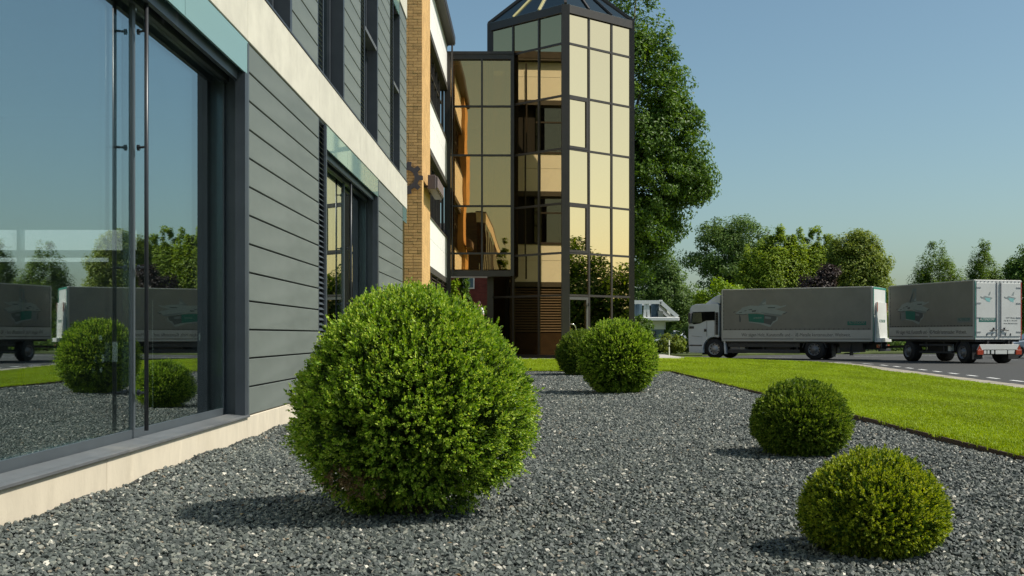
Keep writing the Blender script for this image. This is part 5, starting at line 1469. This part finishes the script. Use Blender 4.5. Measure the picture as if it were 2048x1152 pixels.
# low shrubs by the gatehouse and along the verge
for i, (x, y, rx, h, lm, lab) in enumerate(((8.3, 66.2, .9, 1.2, LM_olive, 'olive green shrub in front of the lorry bumper'), (9.4, 70, 1.0, 1.9, LM_mid, 'reddish tipped shrub behind the lorry bumper'), (7.0, 66.5, .8, .75, LM_mid, 'low shrub at the foot of the gatehouse wall'), (5.9, 60, .8, 2.3, LM_dark, 'slim dark shrub close to the right side of the tower'))):
    tree('shrub', (x, y, -.2), lab, [(0, 0, h * .5, rx, rx * .8, h * .5), (rx * .4, 0, h * .35, rx * .7, rx * .7, h * .4)], .12, 90, 45, lm, 60 + i, .04, group='shrubs along the verge', crad=.26, cat='shrub')
def hedge(name, loc, label, x0, x1, y0, y1, h, size, n, lm, seed, cat='hedge'):
    r = np.random.default_rng(seed)
    root = empty(name, loc, label, cat)
    cen = np.c_[r.uniform(x0, x1, n), r.uniform(y0, y1, n), r.uniform(.1, 1, n) ** .8 * h] - np.array([loc[0], loc[1], 0])
    V, F = leaves_from_clumps(cen, np.full(n, size * 2.2), 40, size, r, np.array([0, 0, 0.]))
    link('foliage', np_mesh('foliage', V, F, lm), root)['kind'] = 'stuff'
    t = MB()
    for k in range(int((x1 - x0) / 1.5) + 1):
        xx = x0 + (k + .5) * 1.5
        t.tube([(xx, (y0 + y1) / 2, -.3), (xx + .05, (y0 + y1) / 2, h * .8)], [.04, .015], 5)
    t.build('stems', M_twig, root)
    return root
hedge('hedge', (47, 36, -.2), 'tall hedge mirrored low in the tower panes', 40, 50, 24, 48, 5.2, .3, 1300, LM_dark, 70)
hedge('hedge', (16, 79, -.2), 'long low green hedge beyond the road seen under the lorry and trailer', 9, 46, 78, 80.5, .95, .16, 420, LM_mid, 71)
hedge('hedge', (34, 84, -.2), 'taller dark hedge under the conifers behind the trailer', 22, 50, 82.5, 84.5, 2.3, .2, 420, LM_dark, 72)
tree('column_thuja', (-3.72, 58.2, .66), 'slim light green thuja left of the red brick house window', [(0, 0, 1.6, .42, .4, 1.6), (0, 0, 2.9, .3, .3, 1.0)], .12, 90, 50, LM_bright, 73, .06, group='thujas in the passage', crad=.2, up=1.2, flat=1.4)
tree('column_thuja', (-3.15, 58.8, .66), 'slim dark thuja directly beside the red brick house window', [(0, 0, 1.6, .42, .4, 1.6), (0, 0, 2.9, .3, .3, 1.0)], .12, 90, 50, LM_dark, 74, .06, group='thujas in the passage', crad=.2, up=1.2, flat=1.4)
tree('shrub', (-1.9, 59, .66), 'dark shrub against the red brick wall right of the person', [(0, 0, .9, .5, .4, .9)], .12, 70, 45, LM_dark, 75, .04, group='shrubs along the verge', crad=.22, cat='shrub')
# far wood closing the horizon
r = np.random.default_rng(80)
n = 520
cen = np.c_[r.uniform(-90, 150, n), r.uniform(118, 134, n), r.uniform(0, 1, n) * (2.6 + 1.2 * np.sin(np.linspace(0, 40, n)))]
V, F = leaves_from_clumps(cen, np.full(n, 1.5), 40, .55, r, np.array([0, 130, 0.]))
prop(link('far_wood', np_mesh('far_wood', V, F, LM_mid)), 'distant band of woodland closing the horizon', 'woodland', kind='stuff')
# trees that stand outside the frame and show only as reflections in the tower and bridge glass
tree('birch_tree', (43, 34, G), 'tall leafy tree mirrored in the right panes of the tower', [(0, 0, 8.4, 3.2, 3.2, 4.4), (0, 1, 11.6, 2.1, 2.1, 2.8), (0, -2, 6.0, 2.4, 2.4, 3.0), (0, 2.4, 6.4, 2.2, 2.6, 3.6), (0, 0, 3.4, 2.8, 3.6, 2.4)], .26, 420, 70, LM_olive, 91, .25, group='trees mirrored in the tower', crad=.7)
tree('birch_tree', (44, 38.5, G), 'lower leafy tree mirrored in the door panes of the tower', [(0, 0, 5.4, 2.4, 2.6, 3.4), (0, 2.2, 4.6, 2.0, 2.2, 2.6), (0, 5, 4, 2, 2.4, 2.6)], .28, 240, 50, LM_dark, 92, .25, group='trees mirrored in the tower', crad=.7)
tree('poplar_tree', (-2.9, -42, G), 'slim tree mirrored low in the bridge glass', cone_lobes(12, 1.3, 1), .3, 160, 50, LM_dark, 93, .2, group='trees mirrored in the bridge', crad=.55, up=1)
tree('poplar_tree', (-.9, -44, G), 'wider slim tree mirrored low in the bridge glass beside the other', cone_lobes(11, 1.6, 1), .3, 160, 50, LM_dark, 94, .2, group='trees mirrored in the bridge', crad=.55, up=1)

# ================================================================== PERSON IN THE PASSAGE
def person(loc, rz):
    J = {'pelvis': (0, 0, .96), 'waist': (0, 0, 1.10), 'chest': (0, .01, 1.32), 'neck': (0, .0, 1.50), 'head0': (0, .03, 1.58), 'head1': (0, .035, 1.70),
         'shl': (.18, 0, 1.43), 'ell': (.245, -.05, 1.16), 'wrl': (.25, .05, .92), 'hal': (.245, .09, .84),
         'shr': (-.18, 0, 1.43), 'elr': (-.25, .02, 1.16), 'wrr': (-.24, .14, .94), 'har': (-.235, .18, .87),
         'hil': (.10, 0, .92), 'knl': (.11, .16, .50), 'anl': (.11, .05, .09), 'tol': (.12, .20, .035),
         'hir': (-.10, 0, .92), 'knr': (-.11, .02, .50), 'anr': (-.11, -.22, .13), 'tor': (-.12, -.08, .04)}
    Rd = {'pelvis': (.16, .115), 'waist': (.145, .105), 'chest': (.175, .115), 'neck': (.062, .062), 'head0': (.078, .09), 'head1': (.075, .09), 'shl': .075, 'ell': .045, 'wrl': .032, 'hal': .035, 'shr': .075, 'elr': .045, 'wrr': .032, 'har': .035, 'hil': .098, 'knl': .062, 'anl': .045, 'tol': .04, 'hir': .098, 'knr': .062, 'anr': .045, 'tor': .04}
    E = [('pelvis', 'waist'), ('waist', 'chest'), ('chest', 'neck'), ('neck', 'head0'), ('head0', 'head1'), ('chest', 'shl'), ('shl', 'ell'), ('ell', 'wrl'), ('wrl', 'hal'), ('chest', 'shr'), ('shr', 'elr'), ('elr', 'wrr'), ('wrr', 'har'), ('pelvis', 'hil'), ('hil', 'knl'), ('knl', 'anl'), ('anl', 'tol'), ('pelvis', 'hir'), ('hir', 'knr'), ('knr', 'anr'), ('anr', 'tor')]
    ks = list(J); me = bpy.data.meshes.new('person')
    me.from_pydata([J[k] for k in ks], [(ks.index(a), ks.index(b)) for a, b in E], [])
    o = bpy.data.objects.new('person', me); COL.objects.link(o)
    o.modifiers.new('skin', 'SKIN'); o.modifiers.new('sub', 'SUBSURF').levels = 2
    sv = me.skin_vertices[0].data
    for i, k in enumerate(ks):
        q = Rd[k]; sv[i].radius = q if isinstance(q, tuple) else (q, q)
        sv[i].use_root = (k == 'pelvis')
    bpy.context.view_layer.update()
    m2 = bpy.data.meshes.new_from_object(o.evaluated_get(bpy.context.evaluated_depsgraph_get()))
    bpy.data.objects.remove(o)
    mats_ = [mat('skin', (0.42, 0.24, 0.17), .55, .06), mat('white_shirt', (0.72, 0.72, 0.72), .85, .05), mat('dark_trousers', (0.04, 0.045, 0.06), .85, .1), mat('dark_shoes', (.02, .018, .016), .5, .1), mat('brown_hair', (0.07, 0.035, 0.02), .7, .2)]
    m2.materials.clear()
    for m_ in mats_: m2.materials.append(m_)
    for p in m2.polygons:
        p.use_smooth = True
        c = p.center
        if c.z < .09: p.material_index = 3
        elif c.z < 1.0 and abs(c.x) < .2: p.material_index = 2
        elif c.z < 1.53 and (abs(c.x) < .2 or c.z > 1.20): p.material_index = 1
        else: p.material_index = 0
    po_ = link('person', m2, None, loc, (0, 0, rz))
    prop(po_, 'person in a white shirt with a dark shoulder strap walking through the passage', 'person')
    ORG[po_] = Vector((0, 0, 0))
    # hair cap, facial features, strap and fingers
    h = MB(); 
    for i in range(7):
        pass
    h.lathe([(.0, .105), (.05, .095), (.085, .06), (.098, .01), (.094, -.04), (.07, -.06)], (0, .015, 1.695), 'z', 14)
    h.build('hair', mats_[4], po_, smooth=True)
    f = MB(); f.lathe([(.018, 0), (.0, .03)], (0, .115, 1.63), 'y', 6)
    f.build('nose', mats_[0], po_)
    e = MB()
    for s in (-1, 1): e.lathe([(.012, 0), (.0, .006)], (s * .032, .118, 1.655), 'y', 6)
    e.build('eyes', mats_[3], po_)
    MB().tube([(-.15, .10, 1.46), (-.05, .135, 1.32), (.10, .12, 1.10), (.17, .02, 1.0), (.10, -.12, 1.12), (-.05, -.135, 1.34), (-.15, -.09, 1.47), (-.15, .10, 1.46)], .014, 6).build('shoulder_strap', mats_[3], po_)
    MB().box(.15, .24, -.16, .14, .80, 1.02).build('bag', mats_[3], po_, bevel=.02)
    for s in (-1, 1):
        hx_, hy_, hz_ = (.245, .09, .84) if s > 0 else (-.235, .18, .87)
        fg = MB()
        for q in range(4):
            fg.tube([(hx_, hy_ + .02 - .018 * q, hz_ - .02), (hx_ - s * .004, hy_ + .03 - .018 * q, hz_ - .06), (hx_ - s * .015, hy_ + .035 - .018 * q, hz_ - .088 + .006 * abs(q - 1))], [.009, .008, .006], 5)
        fg.tube([(hx_ - s * .01, hy_ + .03, hz_ + .01), (hx_ - s * .02, hy_ + .06, hz_ - .02), (hx_ - s * .02, hy_ + .07, hz_ - .045)], [.011, .009, .007], 5)
        fg.build('fingers', mats_[0], po_)
    return po_
person((-2.13, 52.0, .66), R(150))
